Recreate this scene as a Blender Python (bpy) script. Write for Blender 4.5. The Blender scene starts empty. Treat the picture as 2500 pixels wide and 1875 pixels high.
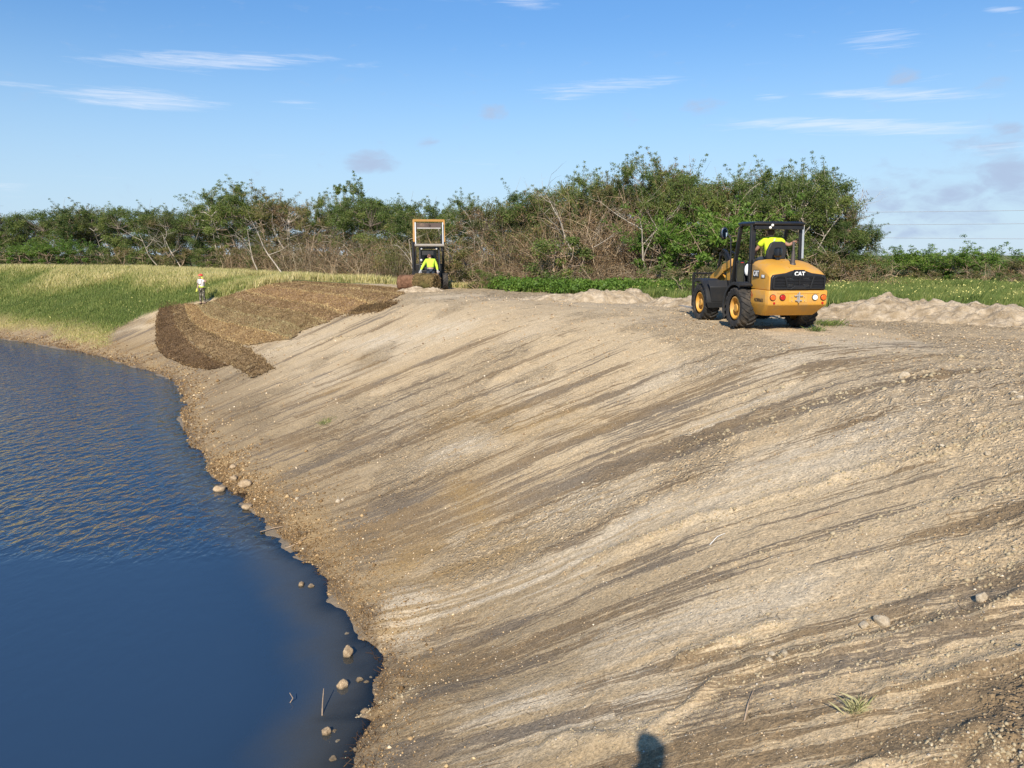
import bpy, bmesh, math, random
import numpy as np
from mathutils import Vector, Matrix, Quaternion
rad = math.radians
rnd = random.Random(7)
C = bpy.context.scene.collection
scene = bpy.context.scene

# ------------------------------------------------------------------ camera
CAM_Z = 1.7
cam_d = bpy.data.cameras.new('camera'); cam = bpy.data.objects.new('camera', cam_d); C.objects.link(cam)
cam_d.sensor_width = 36.0; cam_d.lens = 25.7
cam_d.clip_start = 0.05; cam_d.clip_end = 9000
cam.location = (0, 0, CAM_Z); cam.rotation_euler = (rad(80.0), 0, 0)
scene.camera = cam
scene.render.resolution_x = 1024; scene.render.resolution_y = 768

# ------------------------------------------------------------------ light
SUN_TRAVEL = Vector((0.183, 0.898, -0.640)).normalized()
SUN_EL = math.asin(-SUN_TRAVEL.z)
sun_d = bpy.data.lights.new('sun', 'SUN'); sun = bpy.data.objects.new('sun', sun_d); C.objects.link(sun)
sun_d.energy = 4.6; sun_d.angle = rad(0.53); sun_d.color = (1.0, 0.90, 0.75)
sun.rotation_euler = SUN_TRAVEL.to_track_quat('-Z', 'Y').to_euler()
scene.view_settings.view_transform = 'Standard'; scene.view_settings.look = 'None'
scene.view_settings.exposure = 0.42; scene.view_settings.gamma = 1.0
scene.cycles.max_bounces = 6; scene.cycles.transparent_max_bounces = 12
scene.cycles.diffuse_bounces = 3; scene.cycles.glossy_bounces = 3

# ------------------------------------------------------------------ node helpers
class NT:
    def __init__(s, tree):
        s.t = tree; s.n = tree.nodes; s.l = tree.links
    def node(s, typ, **kw):
        n = s.n.new(typ)
        for k, v in kw.items(): setattr(n, k, v)
        return n
    def put(s, sock, v):
        if v is None: return
        if isinstance(v, bpy.types.NodeSocket): s.l.new(v, sock)
        elif isinstance(v, (tuple, list)) and len(v) == 3 and sock.type == 'RGBA': sock.default_value = (*v, 1)
        else: sock.default_value = v
    def math(s, op, a, b=None, c=None, clamp=False):
        n = s.n.new('ShaderNodeMath'); n.operation = op; n.use_clamp = clamp
        for i, v in enumerate((a, b, c)): s.put(n.inputs[i], v)
        return n.outputs[0]
    def mix(s, f, a, b, blend='MIX'):
        n = s.n.new('ShaderNodeMix'); n.data_type = 'RGBA'; n.blend_type = blend
        s.put(n.inputs[0], f); s.put(n.inputs[6], a); s.put(n.inputs[7], b)
        return n.outputs[2]
    def ramp(s, f, a, b, lo=0.0, hi=1.0):
        n = s.n.new('ShaderNodeMapRange'); n.interpolation_type = 'SMOOTHSTEP'
        s.put(n.inputs[0], f); s.put(n.inputs[1], a); s.put(n.inputs[2], b); s.put(n.inputs[3], lo); s.put(n.inputs[4], hi)
        return n.outputs[0]
    def noise(s, vec, scale=1.0, detail=4, rough=0.55, dist=0.0, out=0):
        n = s.n.new('ShaderNodeTexNoise'); s.put(n.inputs['Vector'], vec)
        n.inputs['Scale'].default_value = scale; n.inputs['Detail'].default_value = detail
        n.inputs['Roughness'].default_value = rough; n.inputs['Distortion'].default_value = dist
        return n.outputs[out]
    def voro(s, vec, scale, feature='F1', out='Distance', rnd_=1.0):
        n = s.n.new('ShaderNodeTexVoronoi'); n.feature = feature; s.put(n.inputs['Vector'], vec)
        n.inputs['Scale'].default_value = scale; n.inputs['Randomness'].default_value = rnd_
        return n.outputs[out]
    def vmul(s, v, m):
        n = s.n.new('ShaderNodeVectorMath'); n.operation = 'MULTIPLY'; s.put(n.inputs[0], v); n.inputs[1].default_value = m
        return n.outputs[0]
    def attr(s, name, out='Fac'):
        n = s.n.new('ShaderNodeAttribute'); n.attribute_name = name
        return n.outputs[out]
    def pos(s):
        return s.n.new('ShaderNodeNewGeometry').outputs['Position']
    def obj(s):
        return s.n.new('ShaderNodeTexCoord').outputs['Object']
    def bump(s, h, strength=0.5, dist=0.05, normal=None):
        n = s.n.new('ShaderNodeBump'); s.put(n.inputs['Height'], h)
        n.inputs['Strength'].default_value = strength; n.inputs['Distance'].default_value = dist
        if normal is not None: s.put(n.inputs['Normal'], normal)
        return n.outputs[0]

def new_mat(name):
    m = bpy.data.materials.new(name); m.use_nodes = True
    t = NT(m.node_tree); b = m.node_tree.nodes['Principled BSDF']
    return m, t, b

def paint(name, col, rough=0.5, metal=0.0, var=0.15, scale=6.0, dirt=None, dirt_amt=0.35, bump=0.0, spec=0.5, emit=0):
    """plain surface with a little tonal variation, optional dust"""
    m, t, b = new_mat(name)
    p = t.obj()
    n = t.noise(p, scale, 5, 0.6)
    dark = tuple(c * (1 - var) for c in col); lite = tuple(min(1, c * (1 + var)) for c in col)
    c = t.mix(n, dark, lite)
    if dirt:
        d = t.ramp(t.noise(p, scale * 0.6, 7, 0.7), 0.45, 0.75)
        c = t.mix(t.math('MULTIPLY', d, dirt_amt), c, dirt)
    t.put(b.inputs['Base Color'], c)
    b.inputs['Roughness'].default_value = rough; b.inputs['Metallic'].default_value = metal
    b.inputs['Specular IOR Level'].default_value = spec
    if bump: t.put(b.inputs['Normal'], t.bump(t.noise(p, scale * 5, 5, 0.6), bump, 0.02))
    return m

# ------------------------------------------------------------------ sky
world = bpy.data.worlds.new('World'); scene.world = world; world.use_nodes = True
wt = NT(world.node_tree)
for n in list(wt.n): wt.n.remove(n)
sky = wt.node('ShaderNodeTexSky', sky_type='NISHITA', sun_disc=False)
sky.sun_elevation = SUN_EL; sky.sun_rotation = rad(180 + 11.5)
sky.altitude = 0; sky.air_density = 1.0; sky.dust_density = 0.0; sky.ozone_density = 4.0
dirv = wt.node('ShaderNodeTexCoord').outputs['Generated']
sep = wt.node('ShaderNodeSeparateXYZ'); wt.l.new(dirv, sep.inputs[0])
azn = wt.math('ARCTAN2', sep.outputs[0], sep.outputs[1])
eln = wt.math('ARCSINE', sep.outputs[2])
comb = wt.node('ShaderNodeCombineXYZ'); wt.put(comb.inputs[0], azn); wt.put(comb.inputs[1], eln)
aev = comb.outputs[0]
# cirrus streaks: azimuth, elevation, half width, half height (degrees), tilt, strength
CIRRUS=[(-21.2, 13.0, 7.1, 0.68, 0.085, 1), (-22.0, 12.2, 1.8, 0.32, 0.0, 0.5), (-25.9, 10.2, 5.0, 0.72, 0.0, 1), (-32.1, 10.4, 2.2, 0.2, 0.023, 0.7), (-15.4, 10.7, 2.0, 0.28, -0.026, 0.6), (-11.3, 13.3, 1.8, 0.28, 0.056, 0.4), (7.0, 12.1, 5.0, 0.56, 0.03, 0.9), (4.4, 11.4, 2.0, 0.32, 0.024, 0.7), (26.8, 10.4, 5.2, 0.48, -0.087, 0.95), (24.2, 8.6, 8.1, 0.6, -0.087, 1), (25.4, 13.7, 2.2, 0.72, -0.044, 0.7), (20.0, 14.6, 0.9, 0.16, -0.111, 0.5), (18.6, 10.8, 1.2, 0.32, -0.042, 0.6), (29.2, 11.2, 1.5, 0.24, 0.097, 0.4), (32.1, 14.6, 1.0, 0.24, -0.15, 0.8), (-2.3, 6.7, 2.1, 0.24, -0.071, 0.35), (-17.5, 7.0, 1.5, 0.2, 0.0, 0.4), (32.4, 6.7, 2.4, 0.48, -0.061, 0.5), (1.1, 17.5, 2.1, 0.48, -0.073, 0.8), (-3.6, 17.7, 2.0, 0.2, 0.025, 0.4), (17.5, 13.0, 1.4, 0.2, -0.071, 0.3), (-33.7, 4.1, 1.2, 0.6, 0.042, 0.4), (-28.5, 5.0, 1.6, 0.24, -0.031, 0.25), (33.0, 12.1, 0.6, 0.2, -0.083, 0.4), (19.9, 6.2, 3.1, 0.32, -0.048, 0.25), ]
PUFFS=[(-1.4, 10.4, 1.4, 0.88, 0.6), (-10.6, 6.8, 2.7, 1.04, 0.75), (-6.3, 8.2, 1.2, 0.6, 0.45), (14.0, 10.5, 2.0, 0.8, 0.5), (26.8, 11.5, 1.5, 0.8, 0.6), (33.0, 7.8, 1.2, 0.6, 0.6), (33.3, 5.2, 2.2, 1.6, 0.8), (30.4, 3.8, 1.6, 1.0, 0.75), (26.9, 3.7, 2.0, 1.6, 0.55), (19.6, 6.4, 1.2, 0.6, 0.4), (27.3, 5.4, 1.6, 0.6, 0.5), (29.0, 1.6, 4.9, 0.8, 0.35), (32.0, 10.5, 1.5, 0.6, 0.35), (8.4, 9.7, 1.7, 0.6, 0.25), ]
PUFFS += [(29, 3.4, 9, 3.0, .42), (33, 6.5, 5, 2.2, .40), (24, 1.8, 7, 1.2, .35)] # soft grey-mauve scraps
def blob(az0, el0, w, h, tilt, st):
    da = wt.math('SUBTRACT', azn, rad(az0))
    de = wt.math('SUBTRACT', wt.math('SUBTRACT', eln, rad(el0)), wt.math('MULTIPLY', da, tilt))
    a = wt.math('POWER', wt.math('ABSOLUTE', wt.math('DIVIDE', da, rad(w))), 2)
    b_ = wt.math('POWER', wt.math('ABSOLUTE', wt.math('DIVIDE', de, rad(h))), 2)
    return wt.math('MULTIPLY', wt.math('SUBTRACT', 1.0, wt.math('ADD', a, b_), clamp=True), st)
def total(lst):
    out = None
    for b_ in lst: out = b_ if out is None else wt.math('MAXIMUM', out, b_)
    return out
ns = wt.noise(wt.vmul(aev, (10, 170, 1)), 1.0, 8, 0.70, 1.0)
ci = wt.math('SUBTRACT', wt.math('ADD', wt.math('MULTIPLY', total([blob(c[0], c[1], c[2] * 1.35, c[3] * 1.15, c[4], c[5]) for c in CIRRUS]), 0.62), wt.math('MULTIPLY', ns, 1.6)), 0.93)
ci = wt.ramp(ci, 0.0, 0.75)
ci = wt.math('MULTIPLY', ci, wt.math('GREATER_THAN', total([blob(c[0], c[1], c[2] * 1.5, c[3] * 1.8, c[4], 1) for c in CIRRUS]), 0.0))
np_ = wt.noise(wt.vmul(aev, (26, 60, 1)), 1.0, 6, 0.6, 0.4)
pf = wt.math('SUBTRACT', wt.math('ADD', total([blob(p[0], p[1], p[2], p[3], 0, p[4]) for p in PUFFS]), wt.math('MULTIPLY', np_, 1.3)), 0.85)
pf = wt.ramp(pf, -.10, 0.6, 0.0, 0.9)
hs = wt.node('ShaderNodeHueSaturation'); wt.l.new(sky.outputs[0], hs.inputs['Color']); hs.inputs['Saturation'].default_value = 1.08
hs.inputs['Hue'].default_value = 0.5
# humid blue air towards the horizon
lowair = wt.ramp(eln, rad(17), rad(-1), 0, .86)
skyc = wt.mix(1.0, wt.mix(lowair, hs.outputs[0], (4.5, 6.1, 7.9)), wt.mix(wt.ramp(eln, rad(1), rad(30)), (1.0, 1.0, 1.0), (1.0, 1.34, 1.55)), 'MULTIPLY')
skyc = wt.mix(pf, skyc, (3.9, 4.9, 6.7))
skyc = wt.mix(wt.math('MULTIPLY', ci, 0.5), skyc, (8.2, 8.5, 9.3))
bg = wt.node('ShaderNodeBackground'); wt.put(bg.inputs[0], skyc); bg.inputs[1].default_value = 0.086
wo = wt.node('ShaderNodeOutputWorld'); wt.l.new(bg.outputs[0], wo.inputs[0])

# ------------------------------------------------------------------ object helpers
def tag(o, label=None, cat=None, group=None, kind=None):
    if label: o['label'] = label
    if cat: o['category'] = cat
    if group: o['group'] = group
    if kind: o['kind'] = kind
    return o
def empty(name, loc=(0, 0, 0), rz=0, label=None, cat=None, group=None):
    o = bpy.data.objects.new(name, None); C.objects.link(o); o.location = loc; o.rotation_euler = (0, 0, rz)
    o.empty_display_size = 0.2
    return tag(o, label, cat, group)
def mesh_np(name, verts, faces_flat, fsize, mat, smooth=False):
    """fast mesh from numpy arrays with all faces of fsize corners"""
    me = bpy.data.meshes.new(name)
    nv = len(verts); nf = len(faces_flat) // fsize
    me.vertices.add(nv); me.vertices.foreach_set('co', np.asarray(verts, dtype=np.float32).ravel())
    me.loops.add(nf * fsize); me.loops.foreach_set('vertex_index', np.asarray(faces_flat, dtype=np.int32).ravel())
    me.polygons.add(nf); me.polygons.foreach_set('loop_start', np.arange(0, nf * fsize, fsize, dtype=np.int32))
    try: me.polygons.foreach_set('loop_total', np.full(nf, fsize, dtype=np.int32))
    except Exception: pass
    if smooth: me.polygons.foreach_set('use_smooth', np.ones(nf, dtype=bool))
    me.update(calc_edges=True)
    me.materials.append(mat)
    return me
def attr_f(me, name, arr):
    a = me.attributes.new(name, 'FLOAT', 'POINT'); a.data.foreach_set('value', np.asarray(arr, dtype=np.float32))
def attr_v(me, name, arr):
    a = me.attributes.new(name, 'FLOAT_VECTOR', 'POINT'); a.data.foreach_set('vector', np.asarray(arr, dtype=np.float32).ravel())
def add_obj(name, me, parent=None, loc=(0, 0, 0)):
    o = bpy.data.objects.new(name, me); C.objects.link(o); o.location = loc
    if parent is not None: o.parent = parent
    return o

# ------------------------------------------------------------------ numeric noise
def _hash(ix, iy, seed):
    h = (ix.astype(np.int64) * 374761393 + iy.astype(np.int64) * 668265263 + seed * 974711) & 0x7fffffff
    h = ((h ^ (h >> 13)) * 1274126177) & 0x7fffffff
    h = h ^ (h >> 16)
    return (h & 0xffff) / 65535.0
def vnoise(x, y, seed=0):
    x = np.asarray(x, float); y = np.asarray(y, float)
    ix = np.floor(x); iy = np.floor(y); fx = x - ix; fy = y - iy
    fx = fx * fx * (3 - 2 * fx); fy = fy * fy * (3 - 2 * fy)
    a = _hash(ix, iy, seed); b = _hash(ix + 1, iy, seed); c = _hash(ix, iy + 1, seed); d = _hash(ix + 1, iy + 1, seed)
    return a + (b - a) * fx + (c - a) * fy + (a - b - c + d) * fx * fy
def fbm(x, y, oct=4, seed=0, gain=0.5):
    t = 0; amp = 1; tot = 0
    for k in range(oct):
        t = t + amp * vnoise(x * 2 ** k + 17.3 * k, y * 2 ** k - 9.1 * k, seed + k); tot += amp; amp *= gain
    return t / tot
def sstep(a, b, x):
    t = np.clip((x - a) / (b - a), 0, 1); return t * t * (3 - 2 * t)

# ------------------------------------------------------------------ terrain
WATER_Z = -4.1
SHORE_CTRL = [(-2.6, -400), (-2.4, -60), (-2.1, -12), (-1.95, 0), (-1.9, 5), (-1.95, 7.6), (-1.8, 9.0), (-2.15, 10.2), (-3.3, 12.2), (-4.7, 14.4), (-6.2, 16.5), (-8.4, 19.5), (-10.9, 23.8),
              (-12.4, 26.9), (-13.6, 29.6), (-16.0, 34.0), (-19.5, 37.7), (-25, 43), (-37, 52), (-60, 65), (-110, 88), (-220, 120), (-500, 170), (-2500, 300)]
def catmull(P, n):
    P = [np.array(p, float) for p in P]; out = []
    for i in range(len(P) - 1):
        p0 = P[max(i - 1, 0)]; p1 = P[i]; p2 = P[i + 1]; p3 = P[min(i + 2, len(P) - 1)]
        for k in range(n):
            t = k / n
            t01 = max(np.linalg.norm(p1 - p0), 1e-6) ** .5; t12 = np.linalg.norm(p2 - p1) ** .5; t23 = max(np.linalg.norm(p3 - p2), 1e-6) ** .5
            m1 = (p2 - p1) if i == 0 else (p2 - p1 + t12 * ((p1 - p0) / t01 - (p2 - p0) / (t01 + t12)))
            m2 = (p2 - p1) if i == len(P) - 2 else (p2 - p1 + t12 * ((p3 - p2) / t23 - (p3 - p1) / (t12 + t23)))
            out.append(p1 + m1 * t + (-3 * p1 + 3 * p2 - 2 * m1 - m2) * t ** 2 + (2 * p1 - 2 * p2 + m1 + m2) * t ** 3)
    out.append(P[-1]); return np.array(out)
SHORE = catmull(SHORE_CTRL, 5)
_A = SHORE[:-1]; _B = SHORE[1:]; _L = np.linalg.norm(_B - _A, axis=1); _S0 = np.concatenate([[0], np.cumsum(_L)[:-1]])
_S0 = _S0 - _S0[25]     # s = 0 near (-1.95, 7.6)
# smoother baseline for the slope coordinates (small wiggles of the shore do not reach the crest)
def shore_sd(x, y):
    """signed distance to the water line (land positive) and arc length"""
    x = np.asarray(x, float).ravel(); y = np.asarray(y, float).ravel()
    best = np.full(x.shape, 1e18); s = np.zeros(x.shape); sg = np.ones(x.shape)
    for i in range(len(_A)):
        ax, ay = _A[i]; dx, dy = (_B[i] - _A[i]) / _L[i]
        px = x - ax; py = y - ay
        t = np.clip(px * dx + py * dy, 0, _L[i])
        ex = px - t * dx; ey = py - t * dy; q = ex * ex + ey * ey
        m = q < best
        best[m] = q[m]; s[m] = (_S0[i] + t)[m]
        sg[m] = np.where((dx * py - dy * px)[m] < 0, 1, -1)
    return np.sqrt(best) * sg, s
def shore_pt(s, d):
    """world xy of slope coordinates"""
    i = int(np.clip(np.searchsorted(_S0, s) - 1, 0, len(_A) - 1))
    t = (s - _S0[i]); u = (_B[i] - _A[i]) / _L[i]
    # blend the normals of neighbouring segments
    j = min(i + 1, len(_A) - 1); u2 = (_B[j] - _A[j]) / _L[j]; w = t / _L[i]
    um = u * (1 - w) + u2 * w; um /= np.linalg.norm(um)
    p = _A[i] + u * t
    return p[0] + um[1] * d, p[1] - um[0] * d
def _smooth(P, sig):
    L = np.concatenate([[0], np.cumsum(np.linalg.norm(np.diff(P, axis=0), axis=1))]); t = np.arange(0, L[-1], .5)
    Q = np.stack([np.interp(t, L, P[:, 0]), np.interp(t, L, P[:, 1])], 1); k = np.exp(-(np.arange(-40, 41) * .5 / sig) ** 2 / 2); k /= k.sum()
    pad = np.vstack([Q[:1] + (Q[:1] - Q[1:2]) * np.arange(40, 0, -1)[:, None], Q, Q[-1:] + (Q[-1:] - Q[-2:-1]) * np.arange(1, 41)[:, None]])
    Z = np.stack([np.convolve(pad[:, i], k, 'valid') for i in (0, 1)], 1)
    keep = (Z[:, 1] > -60) & (Z[:, 1] < 120); Z = Z[keep][::5]
    return np.vstack([P[P[:, 1] <= -60], Z, P[P[:, 1] >= 120]])
SHORE_SM = _smooth(SHORE, 5.0)
def poly_sd(P, x, y):
    A = P[:-1]; B = P[1:]; L = np.linalg.norm(B - A, axis=1); best = np.full(x.shape, 1e18); sg = np.ones(x.shape)
    for i in range(len(A)):
        dx, dy = (B[i] - A[i]) / L[i]; px = x - A[i][0]; py = y - A[i][1]; t = np.clip(px * dx + py * dy, 0, L[i]); ex = px - t * dx; ey = py - t * dy; q = ex * ex + ey * ey
        m = q < best; best[m] = q[m]; sg[m] = np.where((dx * py - dy * px)[m] < 0, 1, -1)
    return np.sqrt(best) * sg
def smin(a, b, k):
    h = np.clip(0.5 + 0.5 * (b - a) / k, 0, 1)
    return b * (1 - h) + a * h - k * h * (1 - h)
# low windrows of crumbs pushed up beside the bucket passes
RIDGES = [(0.34, 6.48, 1.27, 6.14), (1.27, 6.14, 2.33, 6.32), (2.33, 6.32, 3.27, 6.18), (3.27, 6.18, 4.45, 5.93), (1.09, 9.87, 3.04, 9.29), (3.04, 9.29, 5.16, 8.81), (5.16, 8.81, 6.26, 8.7), (3.2, 4.54, 3.56, 4.57), (2.65, 4.83, 3.65, 4.71), (1.69, 6.95, 2.74, 6.75), (3.02, 5.47, 4.04, 5.3), (-2.42, 8.53, -1.24, 8.66), (-11.31, 32.47, -5.45, 28.03), ]
def ridge_q(x, y):
    q = np.full(x.shape, 9.0); wx = x + .25 * (vnoise(x * 2, y * 2, 141) - .5); wy = y + .25 * (vnoise(x * 2, y * 2, 142) - .5)
    for x0, y0, x1, y1 in RIDGES:
        dx, dy = x1 - x0, y1 - y0; t = np.clip(((wx - x0) * dx + (wy - y0) * dy) / (dx * dx + dy * dy), 0, 1); q = np.minimum(q, np.hypot(wx - x0 - t * dx, wy - y0 - t * dy))
    return q
def rubble(x, y, d):
    """where the graded soil lies in loose crumbs instead of smeared flat"""
    n = fbm(x * .45 + 3, y * .45, 3, 131)
    a = sstep(3.2, 6.5, x + (n - .5) * 5) * sstep(15, 9, y) + .8 * sstep(.52, .64, n) + .5 * sstep(11, 13.5, d)
    return np.clip(a, 0, 1) * sstep(.6, 2.0, d)
def ground_z(x, y, detail=True, ret=False):
    x = np.asarray(x, float).ravel(); y = np.asarray(y, float).ravel()
    d, s = shore_sd(x, y)
    far = sstep(38, 62, s)                       # grassed bank
    slope = 0.43 + 0.0 * far
    wob = (fbm(x * .35, y * .35, 3, 5) - .5)
    w_ = sstep(0.8, 5.0, d); near_ = (np.hypot(x, y) < 130); dm = d.copy(); dm[near_] = poly_sd(SHORE_SM, x[near_], y[near_]); dd_ = d; d = d * (1 - w_) + dm * w_
    base = np.where(d < 0, WATER_Z + 0.30 * d, WATER_Z + slope * d)
    base = np.maximum(base, -7.5)
    top = 0.0 + 0.32 * far
    z = smin(base, top, 0.6)
    z = z - 0.55 * sstep(26, 60, d) + 0.35 * sstep(11, 14, d) * 0
    z = z + wob * (0.045 + 0.12 * far) * sstep(0, 3, d)
    d = dd_
    z = z + 0.30 * (fbm(x * 1.1, y * 1.1, 4, 21) - .5) * np.exp(-(d / 1.5) ** 2)   # wavy water line
    if detail:
        near = 1 - sstep(60, 110, np.hypot(x, y))
        slope_m = sstep(0.0, 1.5, d) * (1 - sstep(9.5, 12.5, d)) * (1 - sstep(30, 60, s)) 
        # drag marks down the slope, wheel ruts along the crest
        r1 = fbm(s * 1.5 + 1.2 * (vnoise(s * .3, d * .3, 3)), d * 0.16, 3, 31) - .5
        r2 = fbm(s * 5.5, d * 0.45, 3, 41) - .5
        z = z + near * slope_m * (0.04 * r1 + 0.016 * r2)
        topm = sstep(8.5, 11.5, d) * near
        rut = fbm(s * .18, d * 2.2, 4, 51) - .5
        z = z + topm * 0.10 * rut
        cl = fbm(x * 3.2, y * 3.2, 3, 61, .6)
        z = z + near * 0.07 * (cl - .5) * (0.35 + 0.65 * sstep(0.45, 0.62, fbm(x * .5, y * .5, 2, 71))) * sstep(-.5, .3, d)
        z = z + .055 * np.exp(-(ridge_q(x, y) / .085) ** 2) * (.35 + vnoise(x * 6, y * 6, 143)) * near
        rub = rubble(x, y, d)
        z = z + near * (0.014 + .045 * rub) * (vnoise(x * 11, y * 11, 81) - .5) + near * .05 * rub * (vnoise(x * 5.5, y * 5.5, 83) - .5)
    if ret: return z, d, s
    return z
# worked patches on the slope: x0, y0, x1, y1, half width, strength (world metres)
DARK=[(5.47, 14.39, 3.1, 13.89, 0.5, 1), (6.91, 12.17, 5.38, 12.77, 0.35, 1), (-2.03, 16.73, 0.46, 16.26, 0.5, 0.9), (0.46, 16.26, 3.36, 13.87, 0.45, 0.8), (1.55, 12.1, 4.62, 12.41, 0.45, 0.9), (-0.05, 11.87, 3.07, 12.57, 0.5, 1), (-1.94, 11.19, -0.12, 11.5, 0.5, 0.8), (4.9, 10.35, 3.25, 10.37, 0.35, 0.9), (-3.65, 13.43, -2.3, 13.52, 0.4, 0.9), (0.95, 10.53, 2.62, 11.21, 0.5, 1), (-1.03, 8.42, 2.21, 8.28, 0.3, 0.7), (1.3, 8.96, 4.19, 7.89, 0.3, 0.7), (2.13, 6.22, 4.25, 5.61, 0.25, 0.6), (-1.59, 9.34, -0.36, 9.27, 0.6, 0.9), (-10.45, 24.58, -2.7, 20.38, 0.4, 0.5), (-5.88, 19.37, -4.28, 19.02, 0.3, 0.9), (1.41, 5.8, 4.04, 5.29, 0.25, 0.5), (5.36, 7.92, 5.38, 7.32, 0.3, 0.9), (6.6, 10.83, 7.54, 10.6, 0.4, 0.5), (-0.38, 9.85, 1.28, 9.77, 0.4, 0.7), (-4.04, 17.88, -1.19, 17.28, 0.3, 0.8), (-1.68, 12.18, 0.2, 12.61, 0.3, 0.6), (-1.59, 7.91, -0.03, 7.7, 0.5, 0.7), (3.16, 7.88, 5.21, 7.07, 0.2, 0.5), ]
OCHRE=[(-1.94, 11.69, -0.12, 11.37, 0.5, 1), (-1.67, 17.61, 1.34, 14.27, 0.5, 0.8), (-15.37, 44.69, -13.04, 42.62, 0.6, 0.5), (-19.34, 40.13, -28.35, 46.58, 0.5, 0.7), (-8.87, 20.02, -5.84, 16.13, 0.35, 0.8), (-0.97, 13.83, -0.27, 11.21, 0.25, 0.8), (-1.43, 17.45, -0.06, 15.75, 0.3, 0.7), (-4.46, 14.32, -2.67, 11.34, 0.4, 0.8), (-5.61, 25.37, -3.45, 21.89, 0.4, 0.6), (-22.92, 46.65, -21.17, 44.76, 0.3, 0.9), (-5.82, 22.24, -3.95, 22.34, 0.4, 0.5), (-1.9, 8.31, -2.12, 10.1, 0.5, 0.6), ]
PALE=[(-1.46, 15.3, -0.46, 15.17, 0.3, 1), (-0.85, 11.95, 1.45, 11.24, 0.5, 0.7), (-1.71, 10.61, 0.96, 9.89, 0.5, 1), (-6.03, 27.39, -1.64, 24.34, 0.6, 0.8), (-12.86, 37.07, -8.94, 34.77, 0.3, 0.8), (1.3, 10.01, 3.98, 10.16, 0.4, 0.8), (3.04, 15.03, 5.16, 13.52, 0.5, 0.6), (-24.91, 45.81, -22.44, 45.62, 0.3, 0.6), ]

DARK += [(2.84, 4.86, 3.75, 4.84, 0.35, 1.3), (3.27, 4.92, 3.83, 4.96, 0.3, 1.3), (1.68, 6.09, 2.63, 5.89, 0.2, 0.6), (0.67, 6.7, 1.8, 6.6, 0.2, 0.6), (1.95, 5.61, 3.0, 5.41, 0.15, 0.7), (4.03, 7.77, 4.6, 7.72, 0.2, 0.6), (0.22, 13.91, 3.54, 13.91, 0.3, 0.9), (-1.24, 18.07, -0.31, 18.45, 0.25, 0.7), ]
PALE += [(-0.85, 11.95, 1.11, 11.64, 0.45, 0.9), (2.66, 10.13, 5.1, 9.81, 0.35, 0.7), (1.29, 7.72, 2.92, 7.22, 0.3, 0.7), (-0.53, 7.15, 1.37, 6.72, 0.35, 0.8), (3.14, 12.19, 4.73, 12.29, 0.3, 0.8), ]
def seg_mask(x, y, segs, lenfade=0.6):
    out = np.zeros(x.shape)
    wx = x + 0.5 * (vnoise(x * .8, y * .8, 91) - .5); wy = y + 0.7 * (vnoise(x * 1.1, y * 1.1, 92) - .5)
    for x0, y0, x1, y1, w, st in segs:
        dx, dy = x1 - x0, y1 - y0; L = math.hypot(dx, dy) + 1e-6
        t = np.clip(((wx - x0) * dx + (wy - y0) * dy) / L ** 2, 0, 1)
        q = np.hypot(wx - x0 - t * dx, wy - y0 - t * dy)
        out = np.maximum(out, st * np.exp(-(q / (w * 1.35)) ** 2))
    return out
CREST = catmull([(7.6, -300), (7.6, -60), (7.6, -5), (7.55, 5), (7.3, 9), (6.5, 13.5), (4.6, 18.6), (1.6, 23.6), (-1.8, 28.8), (-4.8, 34), (-8.6, 40.3), (-14, 46.5), (-23, 54.5), (-35, 62.5), (-58, 76), (-110, 102), (-220, 135), (-500, 185)], 5)
def _streak_curve():
    ys = [-40, 2, 6, 9, 11, 14, 19, 26, 36, 50, 80]; an = [-13, -13, -11, -8, -4, 1, 5, 9, 17, 27, 38]
    p = np.array([7.0, -40.0]); out = [p]
    while p[1] < 110:
        a = math.radians(np.interp(p[1], ys, an)); p = p + np.array([-math.sin(a), math.cos(a)]) * .8; out.append(p)
    return np.array(out)
STREAK = _streak_curve()
def crest_s(x, y):
    A = STREAK[:-1]; B = STREAK[1:]; L = np.linalg.norm(B - A, axis=1); S = np.concatenate([[0], np.cumsum(L)[:-1]]); S = S - S[20]
    best = np.full(x.shape, 1e18); s = np.zeros(x.shape)
    for i in range(len(A)):
        dx, dy = (B[i] - A[i]) / L[i]; px = x - A[i][0]; py = y - A[i][1]
        t = np.clip(px * dx + py * dy, 0, L[i]); q = (px - t * dx) ** 2 + (py - t * dy) ** 2
        m = q < best; best[m] = q[m]; s[m] = (S[i] + t)[m]
    return s
def grass_mask(x, y, d, s):
    n = fbm(x * .5, y * .5, 3, 101) - .5; n2 = fbm(x * .13, y * .13, 2, 103) - .5
    # left bank, bounded by the graded strip
    edge = np.interp(d, [0, 1, 2.5, 5.2, 7.2, 9.3, 11, 13.5, 15], [42, 43.7, 46, 45.1, 41, 39.2, 37.0, 30, 24])
    a = sstep(-.8, .8, s - edge + n * 2.0) * sstep(.5, 2.0, d + n * 1.6)
    # field behind the crest
    lim = np.interp(s, [-60, 0, 4, 8, 14, 20, 26, 32, 38], [19.5, 18.6, 18.0, 17.0, 17.0, 17.2, 15.8, 14.2, 13.2])
    b = sstep(-.5, 1.0, d - lim + n * 3.0 + n2 * 1.5)
    return np.maximum(a, b)
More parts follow.
